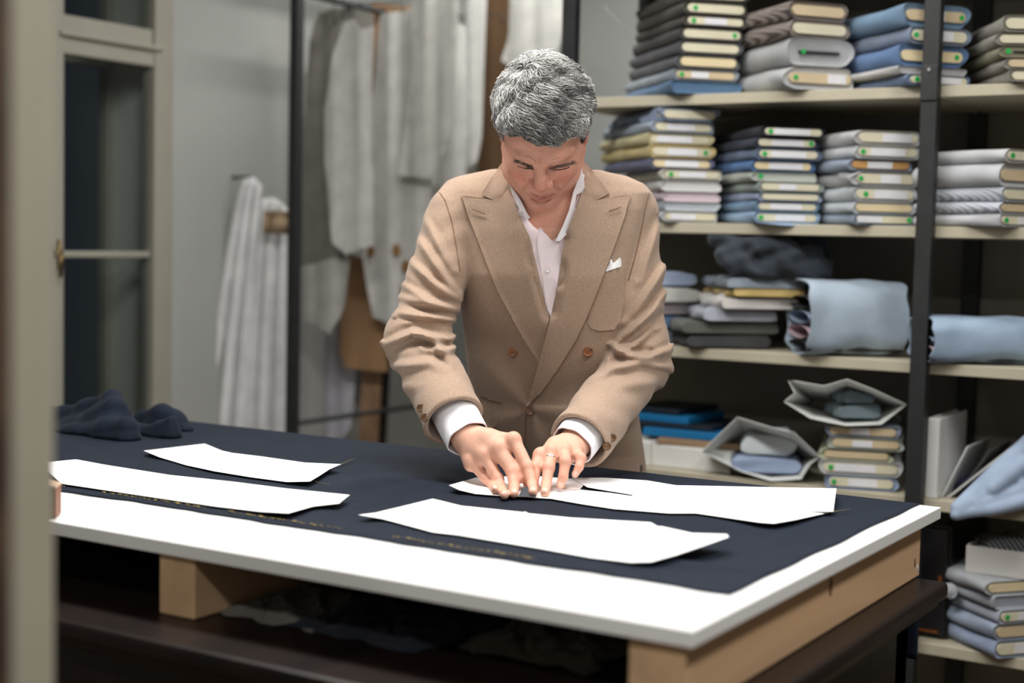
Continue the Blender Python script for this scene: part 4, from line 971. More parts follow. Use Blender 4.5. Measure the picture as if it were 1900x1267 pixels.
# lapel lines in pixels
INL = [(940,322),(948,350),(962,395),(983,440),(1002,519),(1019,592)]
INR = [(1086,316),(1080,350),(1064,395),(1047,440),(1034,535),(1021,592)]
VEE = INL + INR[::-1] + [(1060, 270), (960, 270)]
def tang(P):                                          # projection of a point to frame pixels
    D = toworld(P)-CAM; zc = D@FW; return 950+FPX*(D@RT)/zc, 633.5-FPX*(D@UP)/zc
def jacket(P):
    d = tors(P)
    # soft drag folds round the waist button
    bt = uvz(985, 762, 2.90); q = P-bt; rr = np.linalg.norm(q, axis=1); an = np.arctan2(q[:, 2], q[:, 0])
    front = (P[:, 1] < np.interp(P[:, 2], TOR[:, 0], TOR[:, 2]))
    d = d-front*.0035*np.exp(-((rr-.09)/.07)**2)*np.cos(an*5+.6)-front*.002*np.exp(-((rr-.16)/.06)**2)*np.cos(an*7+1)
    # overlapping front edge
    lo = uvz(985, 765, 2.88); d = d-front*.003/(1+np.exp(-(P[:, 0]-(lo[0]+.004*np.sin(P[:, 2]*20)))/.0015))*(P[:, 2] < lo[2]+.01)
    for k, (S, E, W) in enumerate(((shR, elR, wrR), (shL, elL, wrL))):
        d = smin(d, near(P, (S+E+W)/3, .36, lambda q, S=S, E=E, W=W, k=k: sleeve(q, S, E, W, k)), .007)
    # hollow sleeve ends
    for k, (S, E, W) in enumerate(((shR, elR, wrR), (shL, elL, wrL))):
        ax = (E-W)/np.linalg.norm(E-W); Wc = sleeve_end(E, W, k); d = smax(d, -cap(P, Wc-ax*.05, Wc+ax*.06, .0528, .044), .002)
    # the open front
    kk = front & (P[:, 2] > uvz(1000, 610, 2.9)[2])
    if kk.any():
        px, py = tang(P[kk]); dv = polydist(px, py, VEE)*.00105; dep = P[kk][:, 1]-np.interp(P[kk][:, 2], TOR[:, 0], TOR[:, 2])
        d[kk] = smax(d[kk], -np.maximum(dv, dep), .003)
    # neck opening
    d = smax(d, -cap(P, neck0-[0, 0, .06], neck1+(neck1-neck0)*1.5, .058, .062), .004)
    return smax(d, uvz(1000, 1030, 3.0)[2]-P[:, 2], .004)
JM = mat('tan_wool_jacket', srgb((176, 151, 131)), .9, 'noise', 520, .10, .4, 900, spec=.18, sheen=.2)
jl = np.minimum.reduce([shR, elR, wrR, shL, elL, wrL, [TOR[:, 1].min()-.2, 2.8, .70]])-.12; jh = np.maximum.reduce([shR, elR, wrR, shL, elL, wrL, [0, 3.18, 1.50]])+.1
JV, JF = sdf_mesh(jacket, jl, jh, .0038)
jk = pm('jacket', JV, JF, JM, smooth=True)
jk['label'] = 'tan double-breasted jacket with wide peaked lapels'
# --- shirt inside
def shirtf(P):
    d = tors(P, -.005)
    px, py = tang(P); NV = [(950, 350), (968, 392), (990, 420), (1010, 436), (1025, 446), (1036, 440), (1056, 404), (1070, 370), (1078, 330), (1040, 280), (980, 280)]
    hole = np.maximum(polydist(px, py, NV)*.00105, P[:, 1]-np.interp(P[:, 2], TOR[:, 0], TOR[:, 2])+.0)
    d = smax(d, -hole, .003); d = smax(d, -cap(P, neck0-[0, 0, .05], neck1+(neck1-neck0), .055, .058), .003)
    d = d-.0012*np.sin(px*.5+py*.06)*np.sin(py*.045)
    return d
SHM = mat('pale_pink_shirting', srgb((246, 232, 236)), .7, 'noise', 30, .015, .2, 900, spec=.2)
CUM = mat('white_shirt_cuff', srgb((246, 244, 248)), .7, 'noise', 30, .015, .2, 900, spec=.2)
SV, SF = sdf_mesh(shirtf, (TOR[:, 1].min()-.22, 2.78, .98), (TOR[:, 1].max()+.22, 3.08, 1.48), .004)
sh = pm('shirt', SV, SF, SHM, smooth=True)
for k, (E, W) in enumerate(((elR, wrR), (elL, wrL))):
    ax = (E-W)/np.linalg.norm(E-W); e1 = np.cross(ax, [0, 1, 0]); e1 /= np.linalg.norm(e1); e2 = np.cross(ax, e1)
    def cf(s, q): 
        a = 2*math.pi*s; r = .0392+.002*q+.0012*math.sin(3*a+k)+.0008*math.sin(7*a)*(1-q)
        return W+ax*((-.004, -.016)[k]+.10*q)+r*1.02*(math.cos(a)*e1)+r*.95*math.sin(a)*e2
    V, F = cloth_grid(cf, 48, 8, .0022, closed_u=True)
    pm('shirt_cuff', V, [tuple(reversed(f)) for f in F], CUM, smooth=True, sharp=60)

# --- body: head, neck, trunk core, arms, hands, one surface
def ft(x, y, v=None, z=None):
    if z is not None:
        p = onz(x, y, z); return np.array([p@_r0, p@_f0, z])
    return uvz(x, y, v)
ZF = ZT+.0128
RH = dict(wr=wrR, fingers=[
  [ft(953,816,2.590), ft(979,866,2.560), ft(987,896,2.540), ft(989,913,z=ZF+.003)],
  [ft(925,831,2.590), ft(950,876,2.566), ft(954,902,2.545), ft(954,916,z=ZF)],
  [ft(898,844,2.598), ft(924,888,2.578), ft(932,909,2.555), ft(936,919,z=ZF-.001)],
  [ft(874,856,2.612), ft(900,886,2.594), ft(913,900,2.580), ft(919,908,z=ZF+.002)]],
  thumb=[ft(905,812,2.612), ft(935,850,2.585), ft(958,872,2.572), ft(968,888,2.560)])
LH = dict(wr=wrL, fingers=[
  [ft(1003,845,2.600), ft(995,866,2.578), ft(990,893,2.556), ft(993,908,2.545)],
  [ft(1024,838,2.596), ft(1018,868,2.566), ft(1014,896,2.546), ft(1011,914,z=ZF)],
  [ft(1047,836,2.600), ft(1049,857,2.568), ft(1045,884,2.556), ft(1040,900,2.552)],
  [ft(1066,836,2.612), ft(1078,850,2.585), ft(1075,866,2.572), ft(1067,880,2.568)]],
  thumb=[ft(1030,826,2.628), ft(1002,858,2.605), ft(985,880,2.585), ft(978,896,2.57)])
RF = [(.0118, .0100, .0087, .0074), (.0120, .0102, .0089, .0076), (.0114, .0096, .0084, .0072), (.0103, .0086, .0075, .0064)]
def handf(P, H):
    W = H['wr']; d = None; kn = [f[0] for f in H['fingers']]
    for i, f in enumerate(H['fingers']):
        r = RF[i]; base = W+(kn[i]-W)*.12+(kn[i]-np.mean(kn, 0))*.15
        dm = cap(P, base, f[0]+[0, 0, -.005], .0175, .0138); d = dm if d is None else smin(d, dm, .014)
    d = smin(d, cap(P, W, np.mean(kn, 0)*.6+W*.4-[0, 0, .006], .026, .019), .014)
    for i, f in enumerate(H['fingers']):
        r = RF[i]; c = cap(P, f[0], f[1], r[0], r[1]); c = smin(c, cap(P, f[1], f[2], r[1], r[2]), .003); c = smin(c, cap(P, f[2], f[3], r[2], r[3]), .003)
        c = smin(c, np.linalg.norm(P-f[1]-[0, -.001, .001], axis=1)-r[1]*1.04, .004)       # knuckle
        d = smin(d, c, .0055)
        d = smin(d, np.linalg.norm(P-f[0]-[0, -.002, .003], axis=1)-r[0]*1.02, .006)       # big knuckle
        t = f[0]+[0, 0, .007]; b = W+(f[0]-W)*.25+[0, 0, .010]
        d = smin(d, cap(P, t, b, .0032, .0022), .007)                                      # tendon
        if i < 3:                                                                            # web between fingers
            g = H['fingers'][i+1]; m = (f[0]*.8+f[1]*.2+g[0]*.8+g[1]*.2)/2
            d = smin(d, cap(P, f[0]*.85+f[1]*.15, g[0]*.85+g[1]*.15, .0065, .0065), .004)
    th = H['thumb']; c = cap(P, W*.55+th[0]*.45, th[0], .016, .0145); c = smin(c, cap(P, th[0], th[1], .0145, .0110), .008); c = smin(c, cap(P, th[1], th[2], .0110, .0098), .003); c = smin(c, cap(P, th[2], th[3], .0098, .0080), .003)
    return smin(d, c, .010)
def bend(p, q): return np.asarray(p), np.asarray(q)
def headf(Q):
    """head in its own frame (x right in picture, y forward, z up), metres"""
    X = np.abs(Q[:, 0]); S = np.stack([X, Q[:, 1], Q[:, 2]], 1)
    d = ell(S, (0, -.014, .044), (.0745, .097, .088))
    d = smin(d, ell(S, (0, .026, -.022), (.062, .066, .090)), .03)
    d = smin(d, ell(S, (0, .045, .055), (.060, .044, .046)), .03)                 # forehead
    d = smin(d, cap(S, (.059, -.004, -.036), (.050, .020, -.070), .019, .020), .025)
    d = smin(d, cap(S, (.050, .020, -.070), (.014, .064, -.098), .020, .017), .022)
    d = smin(d, ell(S, (0, .068, -.094), (.025, .020, .019)), .014)               # chin
    d = smin(d, ell(S, (0, .060, -.058), (.036, .030, .030)), .018)               # muzzle
    d = smin(d, ell(S, (.041, .058, -.020), (.024, .026, .024)), .02)             # cheek
    d = smin(d, cap(S, (.060, .030, .002), (.040, .066, -.006), .012, .014), .016) # cheekbone
    d = smin(d, cap(S, (.009, .0905, .027), (.030, .086, .033), .0085, .0085), .012)
    d = smin(d, cap(S, (.030, .086, .033), (.050, .066, .028), .0085, .007), .012) # brow
    d = smax(d, -ell(S, (.031, .098, .007), (.017, .015, .0115)), .010)           # socket
    d = smin(d, ell(S, (.0305, .0715, .0075), (.0150, .0140, .0135)), .004)       # lid over the eyeball
    d = smin(d, cap(S, (.016, .0835, -.0035), (.044, .073, -.003), .0025, .0022), .006) # lower lid bag
    d = smin(d, cap(S, (0, .088, .022), (0, .0985, -.008), .0085, .0098), .010)    # bridge
    d = smin(d, cap(S, (0, .0985, -.008), (0, .1035, -.0245), .0098, .0122), .008)  # tip
    d = smin(d, ell(S, (.0145, .0925, -.0295), (.0095, .0105, .0085)), .005)       # wing
    d = smax(d, -ell(S, (.0072, .0965, -.0375), (.0038, .0065, .0035)), .003)     # nostril
    d = smax(d, -cap(S, (.0250, .0900, -.030), (.0375, .077, -.062), .0030, .0022), .007) # fold from nose to mouth
    d = smin(d, cap(S, (0, .0915, -.0590), (.022, .0805, -.0645), .0050, .0028), .005)
    d = smin(d, cap(S, (0, .0895, -.0725), (.020, .0795, -.0695), .0058, .0030), .005)
    d = smax(d, -cap(S, (0, .0965, -.0660), (.027, .0815, -.0680), .0028, .0022), .0025)  # mouth line
    d = smax(d, -cap(S, (0, .089, -.0825), (.016, .080, -.080), .0045, .002), .008)
    d = smax(d, -cap(S, (.0045, .1005, .030), (.0055, .1000, .044), .0010, .0008), .004)    # frown crease
    
    # ear
    e = ell(S, (.0768, -.014, .002), (.0070, .018, .029)); e = smax(e, -ell(S, (.0835, -.009, .005), (.005, .010, .017)), .004)
    d = smin(d, e, .006)
    return d
def headw(P): return headf(tohead(P))*HS
Hn = HC+HR@np.array([0, -.042, -.030]); Hn2 = HC+HR@np.array([0, -.044, -.056])
ribs = uvz(1015, 520, 2.975)
def trunk(P):
    d = smin(cap(P, neck0+[0, -.01, -.02], Hn, .060, .054), cap(P, neck0+[0, -.036, -.035], Hn2, .030, .028), .025)
    return smin(d, smax(tors(P, -.017), 1.20-P[:, 2], .01), .02)
def bodyfull(P):
    d = near(P, HC, .16, headw); d = smin(d, near(P, neck0-[0, 0, .1], .30, trunk), .02)
    for S, E, W in ((shR, elR, wrR), (shL, elL, wrL)):
        d = smin(d, cap(P, S, E, .045, .040), .02); d = smin(d, cap(P, E, W, .040, .0285), .015)
    for H in (RH, LH):
        c = (H['wr']+H['fingers'][1][2])/2; d = smin(d, near(P, c, .12, lambda q, H=H: handf(q, H), .04), .006)
    return d
VXB = .0022
BV, BF = sdf_mesh(bodyfull, np.array([jl[0], 2.46, .86]), np.array([jh[0], 3.12, 1.74]), VXB)
SKM = mat('skin', (1, 1, 1), .55, 'noise', 160, .03, .25, 420, spec=.35, sss=.12, attr='tint')
bo = pm('body', BV, BF, SKM, smooth=True)
# colouring of the skin itself: lips, cheeks, nose, knuckles, nails, stubble
Q = tohead(BV); inh = (np.linalg.norm(Q, axis=1) < .17)
base = np.array(srgb((226, 176, 152))); C = np.tile(base, (len(BV), 1))
def blend(w, c): 
    global C
    w = np.clip(w, 0, 1)[:, None]; C = C*(1-w)+np.array(srgb(c))*w
X = np.abs(Q[:, 0])
fc = np.array(srgb((224, 166, 144))); C = np.where(inh[:, None], fc, C)
g = lambda c, r: np.exp(-np.sum(((np.stack([X, Q[:, 1], Q[:, 2]], 1)-np.array(c))/np.array(r))**2, 1))*inh
blend(.55*g((.042, .07, -.02), (.018, .03, .016)), (206, 108, 90)); blend(.55*g((0, .108, -.028), (.012, .015, .012)), (205, 104, 88))
blend(.65*g((0, .090, -.066), (.022, .02, .009)), (176, 92, 84)); blend(.22*g((0, .07, -.09), (.05, .04, .02)), (150, 112, 100))
blend(.8*g((.082, -.014, 0), (.012, .03, .035)), (214, 120, 104))
for H in (RH, LH):
    for i, f in enumerate(H['fingers']):
        for j, w in ((0, .55), (1, .6), (2, .4)):
            blend(w*np.exp(-np.sum((BV-f[j])**2, 1)/.011**2), (206, 120, 100))
        n = f[3]-f[2]; n = n/np.linalg.norm(n); up = np.array([0, -.8, .6]); up = up-n*(up@n); up /= np.linalg.norm(up)
        e = np.cross(n, up); q = BV-(f[3]+n*.0005+up*RF[i][3]*.9)
        k = ((q@n)/.0052)**4+((q@e)/.0048)**4+((q@up)/.0035)**4; blend(.75*(k < 1.), (240, 206, 190)); blend(.5*((k > 1.)&(k < 1.9)), (200, 130, 112))
    blend(.4*np.exp(-np.sum((BV-H['thumb'][3])**2, 1)/.012**2), (222, 128, 110))
at = bo.data.color_attributes.new('tint', 'FLOAT_COLOR', 'POINT'); at.data.foreach_set('color', np.hstack([C, np.ones((len(C), 1))]).astype(np.float32).ravel())

# --- patches laid on the jacket: lapels, collar, pockets
def bvh(V, F): return BVHTree.FromPolygons([tuple(p) for p in V], [tuple(int(i) for i in f) for f in F])
def sub(V, F, lo=None, vmax=None):
    c = V[F].mean(1); k = np.ones(len(F), bool)
    if lo is not None: k &= c[:, 2] > lo
    if vmax is not None: k &= c[:, 1] < vmax
    return V, F[k]
TJ = bvh(*sub(JV, JF, .9, 3.0)); TS = bvh(*sub(SV, SF, 1.05, 3.0)); TB = bvh(*sub(BV, BF, 1.28, 2.95))
RUV = lambda x, y: np.array([ray(x, y)@_r0, ray(x, y)@_f0, ray(x, y)[2]])
def castpx(x, y, trees):
    d = RUV(x, y); L = np.linalg.norm(d); best = None
    for T in trees:
        h = T.ray_cast(Vector(CAMU), Vector(d/L))
        if h[0] is not None and (best is None or h[3] < best): best = h[3]
    return best
def patch(name, poly, trees, off, m, parent=None, thick=.004, smooth_it=6, step=5, lift=None, far=None):
    """a cloth piece whose outline (pixels) is laid over the garment below it, with its own thickness"""
    P2 = resample(poly, step); V2, F = tri2d(P2, step)
    D = np.array([castpx(x, y, trees) or np.nan for x, y in V2])
    if far is not None: D = np.where(D > far, np.nan, D)
    nb = [set() for _ in V2]
    for f in F:
        for i in range(3): nb[f[i]].update((f[(i+1) % 3], f[(i+2) % 3]))
    for _ in range(60):
        if not np.isnan(D).any(): break
        E = D.copy()
        for i in np.where(np.isnan(D))[0]:
            q = [D[j] for j in nb[i] if not np.isnan(D[j])]
            if q: E[i] = sum(q)/len(q)
        D = E
    for _ in range(smooth_it): D = np.array([.4*D[i]+.6*np.mean([D[j] for j in nb[i]]) for i in range(len(D))])
    o = off*np.ones(len(V2)) if np.isscalar(off) else np.array([off(x, y) for x, y in V2])
    R = np.array([RUV(x, y) for x, y in V2]); R /= np.linalg.norm(R, axis=1)[:, None]
    V = CAMU+R*(D-o)[:, None]
    V = np.array(V)
    return solid2(name, V, F, -R, thick, m, parent)
def solid2(name, V, F, n, thick, m, parent):
    k = len(V); W = V-n*thick; s = sum(float(np.cross(V[f[1]]-V[f[0]], V[f[2]]-V[f[0]])@n[f[0]]) for f in F)
    if s < 0: F = [f[::-1] for f in F]
    cnt = {(f[i], f[(i+1) % 3]): 1 for f in F for i in range(3)}
    B = [(y, x, x+k, y+k) for (x, y) in cnt if (y, x) not in cnt]
    return pm(name, np.vstack([V, W]), [tuple(f) for f in F]+[tuple(i+k for i in reversed(f)) for f in F]+B, m, parent, smooth=True, sharp=50)
def lp(poly, x, y):  # distance in pixels to an open polyline
    d = 1e9
    for (ax, ay), (bx, by) in zip(poly[:-1], poly[1:]):
        ex, ey = bx-ax, by-ay; t = min(1, max(0, ((x-ax)*ex+(y-ay)*ey)/(ex*ex+ey*ey))); d = min(d, math.hypot(x-ax-t*ex, y-ay-t*ey))
    return d
INL2 = [(947,346),(960,395),(983,440),(1002,519),(1019,592)]; INR2 = [(1084,352),(1064,400),(1047,440),(1034,535),(1021,592),(1000,673),(977,754)]
lapL = [(855,363),(880,365),(914,371),(930,366),(947,346),(954,372),(962,398),(983,440),(1002,519),(1019,592),(1012,640),(1001,674),(985,652),(960,610),(940,572),(922,538),(900,482),(884,440),(868,400)]
lapR = [(1171,361),(1150,363),(1108,371),(1096,366),(1084,348),(1074,372),(1064,398),(1047,440),(1034,535),(1021,592),(1000,673),(985,725),(977,755),(1005,727),(1040,679),(1068,634),(1089,591),(1107,545),(1123,504),(1146,440),(1160,400)]
patch('lapel', lapL, [TJ], lambda x, y: .004+.007*math.exp(-(lp(INL2, x, y)/26)**2), JM, jk, .0055)
patch('lapel', lapR, [TJ], lambda x, y: .007+.007*math.exp(-(lp(INR2, x, y)/26)**2), JM, jk, .0065)
patch('collar', [(930,303),(912,330),(893,359),(903,366),(916,371),(932,367),(948,347),(945,325),(938,308)], [TJ], lambda x, y: .010, JM, jk, .006, smooth_it=14)
patch('collar', [(1086,301),(1104,322),(1131,358),(1118,366),(1106,371),(1095,366),(1083,352),(1080,325),(1082,306)], [TJ], lambda x, y: .010, JM, jk, .006, smooth_it=14)
# buttonhole stitches on the lapels, stitched edges whose dark line also paints seam shade
THR = mat('brown_thread', srgb((128, 96, 70)), .8, 'noise', 60, .1)
TJ2 = [TJ]
def lineon(name, pts, r, off, m, parent, trees=None):
    P = resample(pts+pts[:0], 4) if False else []
    out = []
    for a, b in zip(pts[:-1], pts[1:]):
        n = max(1, int(math.hypot(b[0]-a[0], b[1]-a[1])/5)); out += [(a[0]+(b[0]-a[0])*k/n, a[1]+(b[1]-a[1])*k/n) for k in range(n)]
    out.append(pts[-1]); V = []
    for x, y in out:
        D = castpx(x, y, trees or [TJ])
        if D is None: continue
        d = RUV(x, y); V.append(CAMU+d/np.linalg.norm(d)*(D-off))
    mb = MB(); mb.tube(V, r, 6); return pm(name, np.array(mb.v), mb.f, m, parent, smooth=True)
lineon('edge_stitch_shade', [(914,371),(880,366),(856,364),(868,400),(884,440),(900,482),(922,538),(940,572),(960,610),(985,652),(1000,672)], .0008, .0048, THR, jk)
lineon('edge_stitch_shade', [(1108,371),(1150,364),(1170,362),(1160,400),(1146,440),(1123,504),(1107,545),(1089,591),(1068,634),(1040,679),(1005,727),(979,753)], .0008, .0080, THR, jk)
lineon('front_edge', [(977,757),(975,790),(974,830),(972,870)], .0010, .0012, THR, jk)
lineon('buttonhole', [(877,388),(900,397)], .0011, .0095, THR, jk); lineon('buttonhole', [(1130,392),(1152,384)], .0011, .0125, THR, jk)
# breast pocket, hip pocket and white pocket square
patch('breast_pocket', [(1126,504),(1156,492),(1159,520),(1158,560),(1152,595),(1140,611),(1115,614),(1098,610),(1090,598),(1094,578),(1108,548),(1118,525)], [TJ], .0022, JM, jk, .003)
patch('hip_pocket', [(894,742),(910,748),(926,752),(924,785),(912,796),(900,790)], [TJ], .0025, JM, jk, .003)
lineon('pocket_seam', [(892,736),(908,743),(930,748)], .0012, .0028, THR, jk)
PSM = mat('white_linen_square', srgb((252, 252, 252)), .7, 'noise', 40, .01)
patch('pocket_square', [(1124,504),(1129,487),(1134,480),(1138,488),(1144,483),(1150,477),(1153,484),(1153,494)], [TJ], lambda x, y: .004+.003*math.sin(x*.5), PSM, person, .003, smooth_it=2, step=3)
# buttons
BTM = mat('brown_horn_button', srgb((150, 92, 52)), .3, 'noise', 90, .25, spec=.5)
BTD = mat('dark_horn_button', srgb((112, 80, 52)), .3, 'noise', 90, .25, spec=.5)
def button(x, y, r, off, m, trees, name='button', axis=None, holes=True):
    D = castpx(x, y, trees)
    if D is None: print('button missed', x, y); return
    d = RUV(x, y); d /= np.linalg.norm(d); c = CAMU+d*(D-off)
    n = -d if axis is None else axis
    e1 = np.cross(n, [0, 0, 1.]); e1 /= np.linalg.norm(e1); e2 = np.cross(n, e1); V = []; F = []
    prof = [(r, -.002), (r, .0012), (r*.86, .0022), (r*.72, .0012), (r*.25, .0010)]; N = 18
    for (rr, h) in prof:
        for k in range(N): a = 2*math.pi*k/N; V.append(c+n*h+e1*rr*math.cos(a)+e2*rr*math.sin(a))
    for i in range(len(prof)-1):
        for k in range(N): F.append((i*N+k, i*N+(k+1) % N, (i+1)*N+(k+1) % N, (i+1)*N+k))
    F.append(tuple((len(prof)-1)*N+k for k in range(N)))
    o = pm(name, V, F, m, jk, smooth=True)
    if holes:
        mb = MB()
        for k in range(4):
            a = math.pi/4+k*math.pi/2; q = c+n*.0009+e1*r*.28*math.cos(a)+e2*r*.28*math.sin(a); mb.tube([q, q+n*.0006], r*.09, 6)
        pm('button_hole', np.array(mb.v), mb.f, OAK, o)
    return o
button(952, 653, .0098, .0025, BTM, [TJ]); button(1091, 653, .0098, .0025, BTM, [TJ]); button(984, 762, .0098, .004, BTD, [TJ])
for (x, y) in ((781, 757), (788, 774), (1136, 812), (1126, 828)): button(x, y, .0078, .0035, BTD, [TJ], holes=False)
# seams
for pts in ([(812,352),(826,372),(838,410),(846,455),(854,505)], [(1209,342),(1200,372),(1192,415),(1180,470),(1166,520)]):
    lineon('armhole_seam', pts, .0010, .0006, THR, jk)
# shirt front: placket, collar leaves, buttons
patch('shirt_placket', [(1003,425),(1016,437),(1026,450),(1034,446),(1040,470),(1034,530),(1022,588),(1012,560),(1008,520),(1000,470),(996,440)], [TS], .003, SHM, sh, .003)
patch('shirt_collar', [(945,342),(953,352),(962,364),(969,377),(977,394),(984,404),(976,408),(968,398),(962,384),(953,372)], [TJ, TB, TS], .012, CUM, sh, .004, smooth_it=45, step=4)
patch('shirt_collar', [(1080,312),(1084,335),(1085,356),(1070,361),(1067,380),(1071,398),(1066,416),(1052,434),(1038,448),(1031,446),(1044,420),(1056,390),(1064,356)], [TJ, TB, TS], .014, CUM, sh, .004, smooth_it=60, step=4)
MOP = mat('shell_button', srgb((240, 232, 230)), .25, 'noise', 60, .02, spec=.6)
for (x, y) in ((1003, 428), (1017, 501), (966, 396)): button(x, y, .0052, .0065, MOP, [TS, TB], 'shirt_button', holes=False)
# wedding ring
f = LH['fingers'][1]; rc = f[0]*.55+f[1]*.45; ra = (f[1]-f[0])/np.linalg.norm(f[1]-f[0]); e1 = np.cross(ra, [1., 0, 0]); e1 /= np.linalg.norm(e1); e2 = np.cross(ra, e1)
V, F = cloth_grid(lambda s, q: rc+ra*((q-.5)*.0045)+.0112*(math.cos(2*math.pi*s)*e1+math.sin(2*math.pi*s)*e2), 28, 3, .0015, closed_u=True)
pm('ring', V, F, mat('silver', (.8, .8, .82), .2, 'noise', 20, .02, metal=1), smooth=True)
# trousers and shoes (behind the table)
TRM = fabric((96, 88, 80), 'trouser_cloth')
def trous(P):
    d = np.full(len(P), 9.)
    for s in (-1, 1): d = smin(d, cap(P, (UB[0]+s*.085, 3.04, .86), (UB[0]+s*.10, 3.05, .48), .105, .085), .02); d = smin(d, cap(P, (UB[0]+s*.10, 3.05, .48), (UB[0]+s*.10, 3.07, .03), .085, .075), .02)
    return smax(d, .055-P[:, 2], .003)
V, F = sdf_mesh(trous, (UB[0]-.35, 2.8, .04), (UB[0]+.35, 3.3, 1.0), .008)
pm('trousers', V, F, TRM, smooth=True)
for s in (-1, 1):
    def shoe(P): 
        d = cap(P, (UB[0]+s*.10, 3.10, .045), (UB[0]+s*.12, 2.90, .035), .045, .040); return smax(smin(d, cap(P, (UB[0]+s*.10, 3.08, .05), (UB[0]+s*.10, 3.08, .10), .045, .04), .02), .001-P[:, 2], .004)
    V, F = sdf_mesh(shoe, (UB[0]+s*.1-.12, 2.8, 0), (UB[0]+s*.1+.12, 3.2, .17), .006)
    pm('shoe', V, F, mat('brown_leather', srgb((70, 44, 30)), .35, 'noise', 20, .1), smooth=True)
# dark tailor's chalk held in the fingers
CH = mat('dark_grey_chalk', srgb((62, 66, 72)), .7, 'noise', 40, .1)
P = [onz(x, y, ZT+.0085) for x, y in ((962, 921), (995, 923), (993, 919), (970, 917))]
o = MB().prism([P[0], P[1], P[2]+[0, 0, .012], P[3]+[0, 0, .012]], _f0*.006+[0, 0, .0]).build('tailor_chalk', CH, bevel=.001)
tag(o, 'dark grey wedge of chalk held between the fingertips', 'chalk')

# --- hair
def zline(y): return np.interp(y, [-.12, -.075, -.02, .004, .016, .026, .036, .06, .085, .11], [-.055, -.062, -.022, -.030, -.036, .006, .034, .058, .079, .086])
def hairf(P):
    Q = tohead(P); S = np.stack([np.abs(Q[:, 0]), Q[:, 1], Q[:, 2]], 1)
    d = ell(S, (0, -.014, .044), (.0745, .097, .088)); d = smin(d, ell(S, (0, .045, .055), (.060, .044, .046)), .03)
    tk = .0040+.0095*np.clip((Q[:, 2]-.005)/.07, 0, 1)
    d = d-tk
    lk = .0015*np.sin(Q[:, 0]*190+Q[:, 1]*70+3*np.sin(Q[:, 1]*60+Q[:, 0]*40))+.0018*np.sin(Q[:, 1]*160-Q[:, 0]*110+2*np.sin(Q[:, 2]*70))
    d = d+lk
    edge = zline(Q[:, 1])+.010*(Q[:, 1] > .03)+.003*np.sin(Q[:, 0]*150)-.021*np.exp(-((Q[:, 0]-.014)/.036)**2)*(Q[:, 1] > .05)
    cutd = (edge-Q[:, 2])*.75
    sub = -ell(S, (0, -.014, .044), (.070, .092, .083))
    return smax(smax(d, cutd, .012), sub, .002)*HS
hl = HC-.2; hh2 = HC+.2
HV, HF = sdf_mesh(hairf, hl, hh2, .0026)
HMAT = mat('grey_hair', (1, 1, 1), .5, attr='tint', spec=.4)
hair = pm('hair', HV, HF, mat('grey_hair_mass', srgb((92, 90, 88)), .7, 'noise', 120, .3, .6, 500), smooth=True)
TH2 = bvh(HV, HF)
# strands
a, b, c, d4 = (HV[HF[:, i]] for i in range(4)); fn_ = np.cross(c-a, d4-b); ar = np.linalg.norm(fn_, axis=1)/2; fc_ = (a+b+c+d4)/4; nn = fn_/(2*ar[:, None]+1e-12)
QC = tohead(fc_); outw = np.sum((fc_-HC)*nn, 1) > 0
vis = outw & ((nn[:, 1] < .45))
pr = ar*vis; pr /= pr.sum(); NS = 11000
idx = rng.choice(len(fc_), NS, p=pr)
Wp = castpx(975, 130, [TH2]); dW = RUV(975, 130); whorl = tohead((CAMU+dW/np.linalg.norm(dW)*Wp)[None])[0]
NP = 9; P = fc_[idx]+rng.normal(0, .0008, (NS, 3)); q0 = tohead(P)
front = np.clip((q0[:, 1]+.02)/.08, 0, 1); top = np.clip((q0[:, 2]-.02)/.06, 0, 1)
SL = .0036*(.8+.5*rng.random(NS))*np.where(q0[:, 2] < 0, .62, 1)
ph = 55*q0[:, 0]+38*q0[:, 1]+28*q0[:, 2]+1.2*np.sin(30*q0[:, 0]+22*q0[:, 2])+rng.normal(0, .22, NS)
lock = .5+.5*np.sin(60*q0[:, 0]+45*q0[:, 1]-50*q0[:, 2]+2*np.sin(40*q0[:, 1]+17*q0[:, 0])); lift = .0006+.0026*rng.random(NS)**2+.0022*lock*top
PTS = np.zeros((NS, NP, 3)); nrm = lambda A: A/(np.linalg.norm(A, axis=-1, keepdims=True)+1e-9)
for k in range(NP):
    if k <= 6: hit = [TH2.find_nearest(Vector(p)) for p in P]; s_ = np.array([h[0] for h in hit]); n_ = np.array([h[1] for h in hit])
    else: s_ = P-n_*(lift+.0028*math.sin(math.pi*min(1, k/(NP-1)*.85+.05))*top)[:, None]
    ql = tohead(s_); w = ql-whorl; dl = w/(np.linalg.norm(w, axis=1, keepdims=True)+.004)
    dl = dl+np.array([.55, .35, -.35])*(top*(.35+.65*front)*np.where(q0[:, 0] > -.045, 1, .2))[:, None]+np.array([0, 0, -.45])*(1-top)[:, None]
    D = dl@HR.T; D -= n_*np.sum(D*n_, 1)[:, None]; D = nrm(D); sd = np.cross(n_, D)
    ang = .85*np.sin(ph+k*.66)*(.35+.65*top); D = D*np.cos(ang)[:, None]+sd*np.sin(ang)[:, None]
    env = math.sin(math.pi*min(1, k/(NP-1)*.85+.05))
    PTS[:, k] = s_+n_*(lift+.0028*env*top+.0010*np.sin(ph+k*.62)*top)[:, None]; P = (s_ if k < 6 else PTS[:, k])+D*SL[:, None]+(0 if k < 6 else n_*.0004)
T_ = nrm(np.gradient(PTS, axis=1)); e1 = nrm(np.cross(T_, [.3, .2, .9])); e2 = np.cross(T_, e1)
rr = (.00062*np.array([.8, 1, 1, 1, 1, .95, .85, .65, .3]))[None, :, None]
